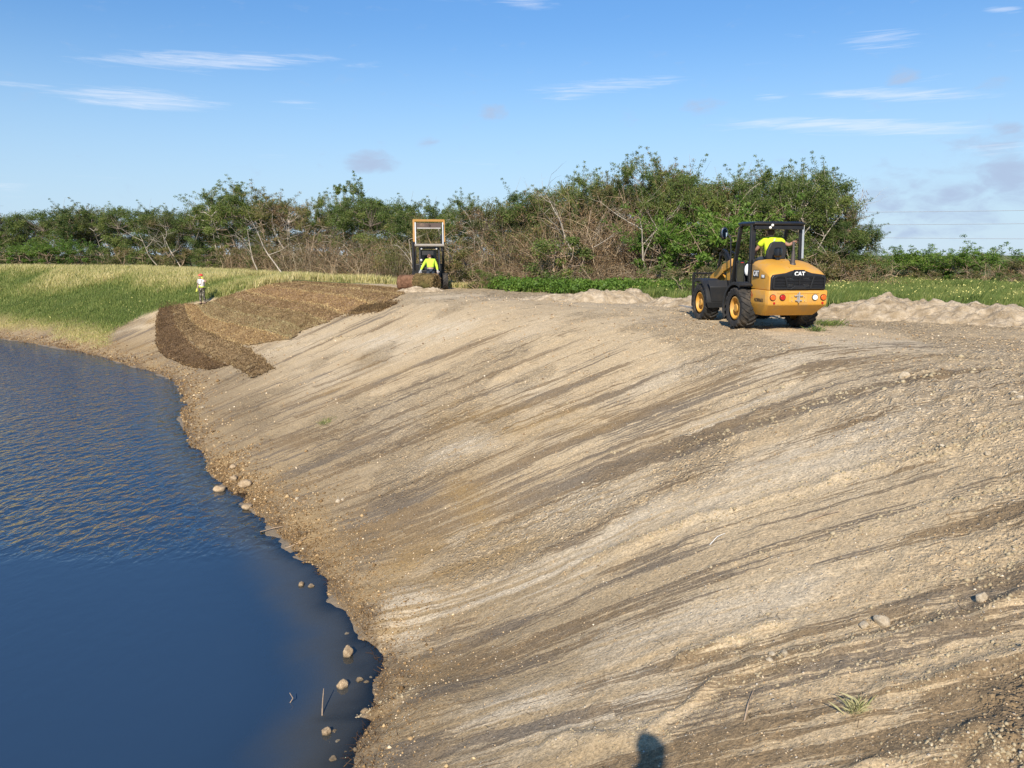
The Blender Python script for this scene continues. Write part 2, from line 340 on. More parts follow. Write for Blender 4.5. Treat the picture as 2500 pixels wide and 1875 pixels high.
def terrain():
    # polar fan: fine where the ground is near, coarse to the horizon
    th = np.concatenate([np.linspace(-180, -48, 34)[:-1], np.linspace(-48, 44, 860), np.linspace(44, 180, 34)[1:]])
    rr = [0.8]
    while rr[-1] < 4200:
        r = rr[-1]
        rr.append(r * (1.05 if r < 3.5 else 1.0052 if r < 22 else 1.0075 if r < 75 else 1.03 if r < 250 else 1.12))
    rr = np.array(rr); T = np.radians(th)
    X = (rr[:, None] * np.sin(T)[None, :]).ravel(); Y = (rr[:, None] * np.cos(T)[None, :]).ravel()
    Z, d, s = ground_z(X, Y, True, True)
    nr, nt = len(rr), len(th)
    i = np.arange(nr - 1)[:, None]; j = np.arange(nt - 1)[None, :]
    a = (i * nt + j)
    F = np.stack([a, a + nt, a + nt + 1, a + 1], -1).reshape(-1, 4)
    # rotate winding so normals face up
    F = F[:, ::-1]
    V = np.stack([X, Y, Z], 1)
    c = len(V); V = np.vstack([V, [[0, 0, float(ground_z(0, 0)[0])]]])
    me = mesh_np('ground', V, F.ravel(), 4, MAT_SOIL, True)
    X = V[:, 0]; Y = V[:, 1]; d, s = shore_sd(X, Y); cs = crest_s(X, Y)
    g = grass_mask(X, Y, d, s)
    attr_v(me, 'slope_uv', np.stack([cs, d, np.zeros_like(d)], 1))
    attr_f(me, 'grass', g); attr_f(me, 'rubble', rubble(X, Y, d))
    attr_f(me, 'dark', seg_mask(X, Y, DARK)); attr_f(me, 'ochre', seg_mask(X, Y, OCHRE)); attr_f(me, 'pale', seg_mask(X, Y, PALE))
    o = add_obj('ground', me); tag(o, kind='structure')
    return o

def soil_material():
    m, t, b = new_mat('graded_soil')
    P = t.pos(); uv = t.attr('slope_uv', 'Vector')
    sx = t.node('ShaderNodeSeparateXYZ'); t.l.new(uv, sx.inputs[0]); s_, d_ = sx.outputs[0], sx.outputs[1]
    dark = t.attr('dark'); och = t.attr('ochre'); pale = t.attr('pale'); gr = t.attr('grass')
    SAND = (0.595, 0.468, 0.296); SAND2 = (0.51, 0.385, 0.232); PALEC = (0.61, 0.515, 0.375); BR = (0.215, 0.148, 0.080); GREY = (0.165, 0.132, 0.098); OC = (0.35, 0.230, 0.095)
    big = t.noise(t.vmul(P, (.22, .22, .22)), 1, 3, .5)
    wv = t.noise(P, 0.9, 3, .5, out=1)                       # gentle wander of the drag marks
    wuv = t.node('ShaderNodeVectorMath', operation='ADD'); t.l.new(uv, wuv.inputs[0])
    t.l.new(t.vmul(wv, (.0, .25, 0)), wuv.inputs[1]); wuv = wuv.outputs[0]
    # three widths of drag mark running down the slope
    sA = t.noise(t.vmul(wuv, (1.6, .085, 1)), 1, 4, .55)
    sB = t.noise(t.vmul(wuv, (6.0, .24, 1)), 1, 4, .58)
    sC = t.noise(t.vmul(wuv, (22, .95, 1)), 1, 5, .68)
    onslope = t.math('MULTIPLY', t.ramp(d_, 10.0, 12.4, 1, 0), t.ramp(d_, -.2, .8))
    # drag marks along the crest
    tA = t.noise(t.vmul(wuv, (.16, 1.9, 1)), 1, 8, .66)
    tB = t.noise(t.vmul(wuv, (1.2, 9.0, 1)), 1, 5, .6)
    st = t.math('ADD', t.math('MULTIPLY', sA, .34), t.math('ADD', t.math('MULTIPLY', sB, .32), t.math('MULTIPLY', sC, .34)))
    tp = t.math('ADD', t.math('MULTIPLY', tA, .6), t.math('MULTIPLY', tB, .4))
    f = t.node('ShaderNodeMix', data_type='FLOAT'); t.l.new(onslope, f.inputs[0]); t.l.new(tp, f.inputs[2]); t.l.new(st, f.inputs[3]); f = f.outputs[0]
    base = t.mix(t.ramp(f, .36, .62), SAND2, SAND)
    base = t.mix(t.math('MULTIPLY', t.ramp(big, .45, .7), .55), base, PALEC)
    base = t.mix(t.ramp(t.math('SUBTRACT', sC, sB), .02, .16, 0, .5), base, SAND2)
    base = t.mix(t.ramp(t.math('ADD', d_, t.math('MULTIPLY', sA, 3.5)), 6.8, 2.3, 0, .9), base, t.mix(sC, (.22, .160, .090), (.41, .305, .175)))
    base = t.mix(t.math('MULTIPLY', t.ramp(sB, .40, .54), t.math('MULTIPLY', pale, 1.0)), base, PALEC)
    # darker damp soil shows in streaks, mostly inside the worked patches and towards the water
    low = t.ramp(d_, 5.0, 0.1, 0, .03)
    # the bucket leaves patches with square ends
    cv = t.node('ShaderNodeVectorMath', operation='FLOOR'); t.l.new(t.vmul(wuv, (.9, .30, 0)), cv.inputs[0])
    w1 = t.node('ShaderNodeTexWhiteNoise'); t.l.new(t.vmul(cv.outputs[0], (1, 0, 0)), w1.inputs['Vector'])
    cmb = t.node('ShaderNodeCombineXYZ'); t.put(cmb.inputs[0], t.math('MULTIPLY', s_, 1.35)); t.put(cmb.inputs[1], t.math('ADD', t.math('MULTIPLY', d_, .42), t.math('MULTIPLY', w1.outputs[0], 3)))
    cf = t.node('ShaderNodeVectorMath', operation='FLOOR'); t.l.new(cmb.outputs[0], cf.inputs[0])
    w2 = t.node('ShaderNodeTexWhiteNoise'); t.l.new(cf.outputs[0], w2.inputs['Vector'])
    cell = t.math('MULTIPLY', t.math('SUBTRACT', w2.outputs[0], .5), .06)
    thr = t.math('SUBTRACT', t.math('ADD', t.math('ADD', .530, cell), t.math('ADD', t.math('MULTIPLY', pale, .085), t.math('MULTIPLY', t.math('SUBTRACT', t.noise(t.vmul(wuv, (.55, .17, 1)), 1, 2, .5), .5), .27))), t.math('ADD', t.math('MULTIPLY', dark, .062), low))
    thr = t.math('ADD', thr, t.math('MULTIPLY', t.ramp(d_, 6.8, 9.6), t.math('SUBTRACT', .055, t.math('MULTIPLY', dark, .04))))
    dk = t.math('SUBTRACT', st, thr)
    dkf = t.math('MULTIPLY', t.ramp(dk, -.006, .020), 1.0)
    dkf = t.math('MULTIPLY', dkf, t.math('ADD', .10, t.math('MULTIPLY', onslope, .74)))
    grf = t.ramp(t.noise(t.vmul(wuv, (.8, .3, 1)), 1, 4, .6), .45, .62)
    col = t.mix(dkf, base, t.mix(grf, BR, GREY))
    # brown scraps on the flat
    tdk = t.math('MULTIPLY', t.ramp(tp, .50, .60), t.math('SUBTRACT', 1, onslope))
    col = t.mix(t.math('MULTIPLY', tdk, .38), col, BR)
    of = t.math('MULTIPLY', och, t.ramp(t.noise(t.vmul(wuv, (2.2, .8, 1)), 1, 6, .65), .30, .52))
    of = t.math('MULTIPLY', of, t.ramp(st, .45, .54, .35, 1.0))
    # iron stained strip just above the water
    edge = t.math('MULTIPLY', t.ramp(d_, 2.0, .3), t.ramp(t.noise(P, .55, 5, .6), .46, .66, 0, .5))
    col = t.mix(t.math('MULTIPLY', t.math('MAXIMUM', of, edge), .85), col, OC)
    wet = t.ramp(t.math('ADD', d_, t.math('MULTIPLY', t.math('SUBTRACT', t.noise(P, 2.2, 5, .6), .5), 1.2)), .45, .02)
    col = t.mix(t.math('MULTIPLY', wet, .65), col, (.13, .088, .048))
    # grain, pebbles
    g1 = t.noise(P, 30, 4, .75); g2 = t.noise(P, 7, 5, .7)
    col = t.mix(1.0, col, t.mix(t.ramp(g1, .25, .75), (.60, .59, .57), (1.32, 1.32, 1.32)), 'MULTIPLY')
    col = t.mix(1.0, col, t.mix(g2, (.78, .77, .75), (1.2, 1.2, 1.2)), 'MULTIPLY')
    vd = t.voro(P, 16); vc = t.voro(P, 16, out='Color')
    vs = t.node('ShaderNodeSeparateColor'); t.l.new(vc, vs.inputs[0])
    peb = t.math('MULTIPLY', t.ramp(vd, .26, .14), t.math('GREATER_THAN', vs.outputs[0], .80))
    vd2 = t.voro(P, 42); vc2 = t.voro(P, 42, out='Color'); vs2 = t.node('ShaderNodeSeparateColor'); t.l.new(vc2, vs2.inputs[0])
    peb2 = t.math('MULTIPLY', t.ramp(vd2, .3, .16), t.math('GREATER_THAN', vs2.outputs[0], .78))
    pb = t.math('MAXIMUM', peb, peb2)
    pcol = t.mix(vs.outputs[1], (.78, .70, .56), (.48, .38, .27))
    col = t.mix(t.math('MULTIPLY', pb, .75), col, pcol)
    crumb = t.math('MULTIPLY', t.ramp(vd, .30, .12), t.math('LESS_THAN', vs.outputs[0], .10))
    col = t.mix(t.math('MULTIPLY', crumb, .6), col, (.15, .11, .07))
    rbc = t.attr('rubble'); col = t.mix(t.math('MULTIPLY', t.math('MULTIPLY', rbc, t.ramp(vd, .42, .62)), .45), col, (.17, .12, .07))
    # ground under the grass
    gcol = t.mix(t.ramp(d_, 4.0, 1.2), t.mix(t.noise(P, .8, 4, .6), (.075, .105, .022), (.135, .15, .045)), (.33, .25, .11))
    col = t.mix(gr, col, gcol)
    bed = t.ramp(d_, .06, -.12)
    col = t.mix(bed, col, (.24, .185, .12))
    t.put(b.inputs['Base Color'], col)
    t.put(b.inputs['Roughness'], t.math('SUBTRACT', .95, t.math('MULTIPLY', wet, .45)))
    b.inputs['Specular IOR Level'].default_value = .25
    h = t.math('ADD', t.math('MULTIPLY', g1, .5), t.math('ADD', t.math('MULTIPLY', g2, .9), t.math('MULTIPLY', pb, .55)))
    h = t.math('ADD', h, t.math('MULTIPLY', sC, t.math('MULTIPLY', onslope, .22)))
    h = t.math('ADD', h, t.math('MULTIPLY', sB, t.math('MULTIPLY', onslope, .35)))
    rb = t.attr('rubble')
    h = t.math('ADD', h, t.math('MULTIPLY', t.math('ADD', t.ramp(vd, .5, .05), t.math('MULTIPLY', t.ramp(vd2, .5, .05), .6)), t.math('MULTIPLY', rb, .9)))
    n = t.bump(h, .85, .045)
    t.put(b.inputs['Normal'], n)
    return m
MAT_SOIL = soil_material()
ground = terrain()

# ------------------------------------------------------------------ water
def water():
    m, t, b = new_mat('pond_water')
    P = t.pos(); dep = t.attr('depth')
    t.n.remove(b)
    murk = t.mix(t.ramp(dep, .03, .42), (.110, .108, .092), (.026, .055, .102))
    dif = t.node('ShaderNodeBsdfDiffuse'); t.put(dif.inputs[0], murk)
    tr = t.node('ShaderNodeBsdfTransparent'); tr.inputs[0].default_value = (.86, .86, .82, 1)
    op = t.math('SUBTRACT', 1, t.math('POWER', 2.718, t.math('MULTIPLY', dep, -5.5)))
    body = t.node('ShaderNodeMixShader'); t.put(body.inputs[0], op); t.l.new(tr.outputs[0], body.inputs[1]); t.l.new(dif.outputs[0], body.inputs[2])
    gl = t.node('ShaderNodeBsdfGlossy'); gl.inputs['Roughness'].default_value = .04
    # wind ripple, dying out in the lee of the near bank
    sp = t.node('ShaderNodeSeparateXYZ'); t.l.new(P, sp.inputs[0])
    wz = t.math('ADD', sp.outputs[1], t.math('MULTIPLY', t.math('SUBTRACT', t.noise(P, .25, 3, .5), .5), 3.2))
    wz = t.math('ADD', wz, t.math('MULTIPLY', sp.outputs[0], -.04))
    wind = t.ramp(wz, 13.0, 15.5, .04, 1.0)
    shel = t.ramp(dep, .0, 1.1, .35, 1.0)
    rp = t.noise(t.vmul(P, (4.6, 2.9, 1)), 1, 2, .5, .4)
    rp2 = t.noise(t.vmul(P, (1.7, 1.1, 1)), 1, 2, .5)
    h = t.math('ADD', rp, t.math('MULTIPLY', rp2, .8))
    bm = t.node('ShaderNodeBump'); t.put(bm.inputs['Height'], h); bm.inputs['Distance'].default_value = .16
    t.put(bm.inputs['Strength'], t.math('MULTIPLY', wind, shel))
    t.l.new(bm.outputs[0], gl.inputs['Normal'])
    fr = t.node('ShaderNodeFresnel'); fr.inputs['IOR'].default_value = 1.48; t.l.new(bm.outputs[0], fr.inputs['Normal'])
    fin = t.node('ShaderNodeMixShader'); t.put(fin.inputs[0], fr.outputs[0]); t.l.new(body.outputs[0], fin.inputs[1]); t.l.new(gl.outputs[0], fin.inputs[2])
    t.l.new(fin.outputs[0], t.n['Material Output'].inputs[0])
    xs = np.concatenate([-np.geomspace(900, 14, 60), np.arange(-13.8, 1.2, .12)]); ys = np.concatenate([np.arange(-30, 3, 1.0), np.arange(3, 32, .12), np.geomspace(32.2, 900, 160)])
    X, Y = np.meshgrid(xs, ys); X = X.ravel(); Y = Y.ravel()
    Z = ground_z(X, Y, True)
    nx = len(xs); i = np.arange(len(ys) - 1)[:, None]; j = np.arange(nx - 1)[None, :]; a = i * nx + j
    F = np.stack([a, a + 1, a + nx + 1, a + nx], -1).reshape(-1, 4)
    lowest = np.minimum.reduce([Z[F[:, k]] for k in range(4)])
    F = F[lowest < WATER_Z + .05]
    me = mesh_np('pond_water', np.stack([X, Y, np.full_like(X, WATER_Z)], 1), F.ravel(), 4, m, True)
    attr_f(me, 'depth', np.clip(WATER_Z - Z, 0, 5))
    tag(add_obj('water', me), kind='structure')
water()
# ------------------------------------------------------------------ vegetation
R = np.random.default_rng(11)
def leaf_mat(name, stops, rough=.55, trans=.25):
    m, t, b = new_mat(name)
    tone = t.attr('tone')
    cr = t.node('ShaderNodeValToRGB'); t.l.new(tone, cr.inputs[0])
    e = cr.color_ramp.elements
    e[0].position = stops[0][0]; e[0].color = (*stops[0][1], 1); e[1].position = stops[-1][0]; e[1].color = (*stops[-1][1], 1)
    for p, c in stops[1:-1]:
        x = e.new(p); x.color = (*c, 1)
    oi = t.node('ShaderNodeObjectInfo')
    col = t.mix(1.0, cr.outputs[0], t.mix(oi.outputs['Random'], (.80, .84, .82), (1.25, 1.16, 1.05)), 'MULTIPLY')
    t.put(b.inputs['Base Color'], col); b.inputs['Roughness'].default_value = rough
    b.inputs['Specular IOR Level'].default_value = .3
    if trans:
        tl = t.node('ShaderNodeBsdfTranslucent'); t.put(tl.inputs[0], t.mix(1.0, col, (1.3, 1.35, .6), 'MULTIPLY'))
        mx = t.node('ShaderNodeMixShader'); mx.inputs[0].default_value = trans
        t.l.new(b.outputs[0], mx.inputs[1]); t.l.new(tl.outputs[0], mx.inputs[2]); t.l.new(mx.outputs[0], t.n['Material Output'].inputs[0])
    return m
ML_GREEN = leaf_mat('leaf_green', [(0, (.034, .060, .016)), (.4, (.084, .128, .032)), (.72, (.155, .210, .052)), (.9, (.25, .26, .09)), (1, (.30, .20, .09))])
ML_OLIVE = leaf_mat('leaf_olive', [(0, (.050, .058, .022)), (.4, (.105, .118, .040)), (.7, (.18, .188, .064)), (.85, (.25, .18, .09)), (1, (.32, .21, .12))])
ML_BROWN = leaf_mat('leaf_dead', [(0, (.060, .038, .022)), (.5, (.15, .095, .050)), (.85, (.25, .165, .085)), (1, (.12, .14, .04))], trans=.1)
ML_BRIGHT = leaf_mat('leaf_bright', [(0, (.055, .11, .018)), (.5, (.11, .20, .03)), (1, (.21, .30, .06))])
ML_TWIG = leaf_mat('twig_bark', [(0, (.12, .085, .055)), (.5, (.30, .22, .14)), (1, (.54, .44, .31))], rough=.9, trans=0)
def bark_mat(name, col):
    m, t, b = new_mat(name)
    n = t.noise(t.vmul(t.obj(), (6, 6, 1.5)), 1, 5, .7)
    t.put(b.inputs['Base Color'], t.mix(t.ramp(n, .35, .65), tuple(c * .5 for c in col), col)); b.inputs['Roughness'].default_value = .9
    t.put(b.inputs['Normal'], t.bump(n, .6, .03)); return m
MB_GREY = bark_mat('bark_grey', (.20, .155, .115)); MB_PALE = bark_mat('bark_pale', (.60, .52, .42)); MB_TAN = bark_mat('bark_tan', (.42, .31, .21))

def leaves(centres, radii, n_each, size, tone_c=None, shape=(1, 1, .75), elong=2.2, hang=0.0, rg=R, shell=.55):
    """diamond leaves through a set of clumps; returns verts, faces, tone"""
    cs = np.repeat(np.asarray(centres, float), n_each, 0); rs = np.repeat(np.asarray(radii, float), n_each)
    n = len(cs)
    v = rg.normal(size=(n, 3)); v /= np.linalg.norm(v, axis=1)[:, None]
    q = rg.random(n) ** shell
    p = cs + v * (q * rs)[:, None] * np.array(shape)
    tc = np.repeat(np.asarray(tone_c if tone_c is not None else rg.random(len(centres)), float), n_each)
    tone = np.clip(.55 * tc + .45 * rg.random(n) + .0, 0, 1)
    a = rg.normal(size=(n, 3)); a[:, 2] -= hang; a /= np.linalg.norm(a, axis=1)[:, None]
    b = np.cross(a, v + .6 * rg.normal(size=(n, 3))); b /= (np.linalg.norm(b, axis=1)[:, None] + 1e-9)
    sz = size * (.6 + .8 * rg.random(n))
    A = a * (sz * .5)[:, None]; B = b * (sz * .5 / elong)[:, None]
    V = np.stack([p - A, p + B, p + A, p - B], 1).reshape(-1, 3)
    return V, np.arange(n * 4), np.repeat(tone, 4)
def leaf_mesh(name, parts, mat):
    V = np.vstack([p[0] for p in parts]); T = np.concatenate([p[2] for p in parts])
    me = mesh_np(name, V, np.arange(len(V)), 4, mat); attr_f(me, 'tone', T); return me
def sticks(segs, mat, name, sides=4):
    """tapered straight pieces: (p0, p1, r0, r1, tone)"""
    P0 = np.array([s[0] for s in segs], float); P1 = np.array([s[1] for s in segs], float)
    r0 = np.array([s[2] for s in segs]); r1 = np.array([s[3] for s in segs]); tn = np.array([s[4] if len(s) > 4 else .5 for s in segs])
    d = P1 - P0; d /= (np.linalg.norm(d, axis=1)[:, None] + 1e-9)
    ref = np.where(np.abs(d[:, 2:3]) > .9, np.array([[1., 0, 0]]), np.array([[0, 0, 1.]]))
    u = np.cross(d, ref); u /= np.linalg.norm(u, axis=1)[:, None]; w = np.cross(d, u)
    V = []
    for P, r in ((P0, r0), (P1, r1)):
        for k in range(sides):
            a = 2 * math.pi * k / sides
            V.append(P + u * (r * math.cos(a))[:, None] + w * (r * math.sin(a))[:, None])
    V = np.stack(V, 1)
    n = len(segs); base = (np.arange(n) * sides * 2)[:, None]
    F = []
    for k in range(sides):
        k2 = (k + 1) % sides
        F.append(np.stack([base[:, 0] + k, base[:, 0] + k2, base[:, 0] + sides + k2, base[:, 0] + sides + k], 1))
    F = np.stack(F, 1).reshape(-1)
    me = mesh_np(name, V.reshape(-1, 3), F, 4, mat, True); attr_f(me, 'tone', np.repeat(tn, sides * 2)); return me
def limb(p, d, L, r, segs, rg, bend=.25, n=5, up=.0, tone=.5):
    """wandering tapered limb; returns list of points"""
    pts = [np.array(p, float)]; d = np.array(d, float); d /= np.linalg.norm(d)
    for k in range(n):
        d = d + rg.normal(size=3) * bend * .5; d[2] += up / n; d /= np.linalg.norm(d)
        q = pts[-1] + d * L / n
        segs.append((pts[-1], q, r * (1 - .75 * k / n), r * (1 - .75 * (k + 1) / n), tone)); pts.append(q)
    return pts, d
def tree_meshes(kind, seed, H=7.0, W=3.2, leafmat=None, bark=None, size=.11, n_each=270, clumps=38, airy=0.0, low=.18, elong=2.4):
    rg = np.random.default_rng(seed); segs = []
    cs = []; rs = []
    for _ in range(clumps):
        z = H * (low + (1 - low) * rg.random() ** .8)
        rel = (z / H - low) / (1 - low)
        prof = math.sqrt(max(.04, 1 - (abs(rel - .42) / .66) ** 2.3))
        a = rg.random() * 2 * math.pi; r = W * prof * rg.random() ** .5
        cs.append((r * math.cos(a), r * math.sin(a), z * .90)); rs.append((.42 + .62 * rg.random()) * (1 - airy * .4) * W / 3.2)
    ntr = rg.integers(2, 5)
    trunks = []
    for k in range(ntr):
        a = rg.random() * 6.28; lean = .12 + .35 * rg.random()
        pts, d = limb((.2 * math.cos(a), .2 * math.sin(a), -.3), (lean * math.cos(a), lean * math.sin(a), 1), H * .72, .05 + .05 * rg.random(), segs, rg, .22, 7)
        trunks += pts[2:]
    trunks = np.array(trunks)
    for c in cs:
        c = np.array(c); q = trunks[np.argmin(np.linalg.norm(trunks - c, axis=1) + (trunks[:, 2] > c[2]) * 1.5)]
        m = (q + c) / 2 + rg.normal(size=3) * .2
        segs.append((q, m, .03, .02, .5)); segs.append((m, c, .02, .008, .6))
        for _ in range(3): segs.append((c, c + rg.normal(size=3) * .5, .012, .004, .7))
    parts = [leaves(cs, rs, n_each, size, rg=rg, elong=elong)]
    # thin plumes breaking the outline
    if airy:
        tips = [c for c in cs if c[2] > H * .55]
        pc = []; pr = []
        for c in tips:
            for _ in range(3):
                dv = rg.normal(size=3) * .38; dv[2] = abs(dv[2]) * .8 + .12
                for k in range(5):
                    pc.append(np.array(c) + dv * (k + 1) * .36); pr.append(.34 - .045 * k)
                segs.append((np.array(c), np.array(c) + dv * 1.6, .012, .004, .6))
        parts.append(leaves(pc, pr, 34, size * .85, rg=rg, elong=3.2, hang=.4))
    lm = leaf_mesh('crown_' + kind, parts, leafmat); tm = sticks(segs, bark, 'trunk_' + kind)
    return lm, tm
def tangle_mesh(name, seed, H, W, n, leaf_n, lm, leafsize=.1, lean=.3, r=.016):
    rg = np.random.default_rng(seed); segs = []; ends = []
    for _ in range(n):
        a = rg.random() * 6.28; rr = W * rg.random() ** .6
        x, y = rr * math.cos(a), rr * math.sin(a) * .6
        z = H * .12 * rg.random() if rg.random() < .6 else H * .5 * rg.random()
        d = np.array([lean * rg.normal() * 1.3 + .15, .5 * rg.normal() * lean, 1.0]); L = H * (.25 + .55 * rg.random())
        tone = rg.random() ** 1.3
        pts, dd = limb((x, y, z), d, L, r * (.5 + rg.random()), segs, rg, .38, 4, up=-.5, tone=tone)
        ends.append(pts[-1])
        for _ in range(2):
            q = pts[rg.integers(1, len(pts))]; limb(q, dd + rg.normal(size=3) * .8, L * .4, r * .5, segs, rg, .5, 3, up=-.6, tone=tone)
    tm = sticks(segs, ML_TWIG, name + '_twigs', 3)
    ends = np.array(ends)
    k = rg.choice(len(ends), size=min(len(ends), 90), replace=False)
    lmsh = leaf_mesh(name + '_leaves', [leaves(ends[k], .3 + .45 * rg.random(len(k)), leaf_n, leafsize, rg=rg, elong=2.6, hang=.8)], lm)
    return tm, lmsh
def bare_meshes(name, seed, H, lean, bark, depth=3, r0=.085):
    rg = np.random.default_rng(seed); segs = []
    def grow(p, d, L, r, lv):
        pts, dd = limb(p, d, L, r, segs, rg, .2 + .06 * lv, 6, up=.12)
        if lv >= depth: return
        for i in range(2, len(pts)):
            if rg.random() < (.75 if lv < 2 else .55):
                nd = dd + rg.normal(size=3) * np.array([.75, .5, .5]); nd[2] = abs(nd[2]) * .8 + .05
                grow(pts[i], nd, L * (.34 + .26 * rg.random()), r * (.52 - .05 * lv) * (1 - .08 * i), lv + 1)
    grow((0, 0, -.3), (lean, .1, 1), H * .8, r0, 0)
    return sticks(segs, bark, name, 5)

G, OL, BRN, BRT = ML_GREEN, ML_OLIVE, ML_BROWN, ML_BRIGHT
TV = {
 'dome1': tree_meshes('dome', 21, 7, 3.3, G, MB_GREY, size=.12, n_each=480, clumps=54, low=.03),
 'dome2': tree_meshes('dome', 22, 7, 3.0, OL, MB_GREY, size=.115, n_each=480, clumps=54, low=.03),
 'dome3': tree_meshes('dome', 23, 7, 3.4, G, MB_TAN, size=.125, n_each=430, clumps=54, airy=.3, low=.03),
 'plume1': tree_meshes('plume', 24, 7, 2.5, G, MB_PALE, size=.12, n_each=330, clumps=42, airy=1, low=.22, elong=3),
 'plume2': tree_meshes('plume', 25, 7, 2.1, OL, MB_TAN, size=.11, n_each=270, clumps=38, airy=1, low=.25, elong=3),
 'sparse': tree_meshes('sparse', 26, 7, 2.4, OL, MB_PALE, size=.13, n_each=70, clumps=26, airy=.6, low=.3),
 'draped': tree_meshes('draped', 27, 7, 2.9, BRN, MB_PALE, size=.12, n_each=150, clumps=36, low=.05),
 'tall': tree_meshes('tall', 28, 7, 1.5, G, MB_PALE, size=.15, n_each=110, clumps=16, airy=.8, low=.6),
 'shrub1': tree_meshes('shrub', 29, 2.6, 1.7, G, MB_TAN, size=.11, n_each=230, clumps=24, low=.02),
 'shrub2': tree_meshes('shrub', 30, 2.6, 1.9, OL, MB_TAN, size=.10, n_each=230, clumps=26, low=.02),
 'shrub3': tree_meshes('shrub', 31, 2.6, 1.6, BRT, MB_TAN, size=.13, n_each=190, clumps=22, low=.02, airy=.5),
}
TG = {
 'tan1': tangle_mesh('tangle', 41, 4.2, 2.4, 170, 22, BRN), 'tan2': tangle_mesh('tangle', 42, 4.0, 2.6, 150, 26, BRN, lean=.5),
 'mix': tangle_mesh('tangle', 43, 4.4, 2.4, 130, 60, OL, .12), 'low': tangle_mesh('tangle', 44, 2.0, 2.6, 190, 14, BRN, .09, lean=.6, r=.013),
}
BV = {'b1': bare_meshes('bare_trunk', 51, 6, .55, MB_PALE), 'b2': bare_meshes('bare_trunk', 52, 6, -.6, MB_PALE), 'b3': bare_meshes('bare_trunk', 53, 6, -.35, MB_PALE),
      'b4': bare_meshes('bare_trunk', 54, 6, .25, MB_TAN), 'b5': bare_meshes('bare_trunk', 55, 6, -.95, MB_PALE)}
def at(px, D):
    """point on the ground: tangent of the bearing and distance"""
    x = (px - 512) / 731.0 * D
    return x, D, float(ground_z(x, D, False)[0])
def plant(key, px, D, H, label, group, cat='tree', wide=1.0, name=None, rz=None):
    x, y, z = at(px, D)
    lm, tm = TV[key]; base = 7.0 if lm.name.split('.')[0] not in ('crown_shrub',) else 2.6
    nm = name or ('tree' if base == 7.0 else 'shrub')
    o = empty(nm, (x, y, z - .05), rnd.random() * 6.28 if rz is None else rz, label, cat, group)
    k = H / base; o.scale = (k * wide, k * wide, k)
    add_obj('crown' if base == 7 else 'foliage', lm, o); add_obj('trunk' if base == 7 else 'stem', tm, o)
def tangle(key, px, D, H, label, group, rz=0, wide=1.0):
    x, y, z = at(px, D); tm, lm = TG[key]; base = 2.0 if key == 'low' else 4.2
    o = empty('dead_brush', (x, y, z - .05), rz, label, 'brush', group); k = H / base; o.scale = (k * wide, k * wide, k)
    add_obj('twigs', tm, o); add_obj('dry_leaves', lm, o)
def bare(key, px, D, H, label, group='bare pale trees in the tree line', rz=0, z0=0):
    x, y, z = at(px, D); o = add_obj('bare_tree', BV[key], None, (x, y, z + z0)); k = H / 6; o.scale = (k, k, k); o.rotation_euler = (0, 0, rz)
    tag(o, label, 'bare tree', group)

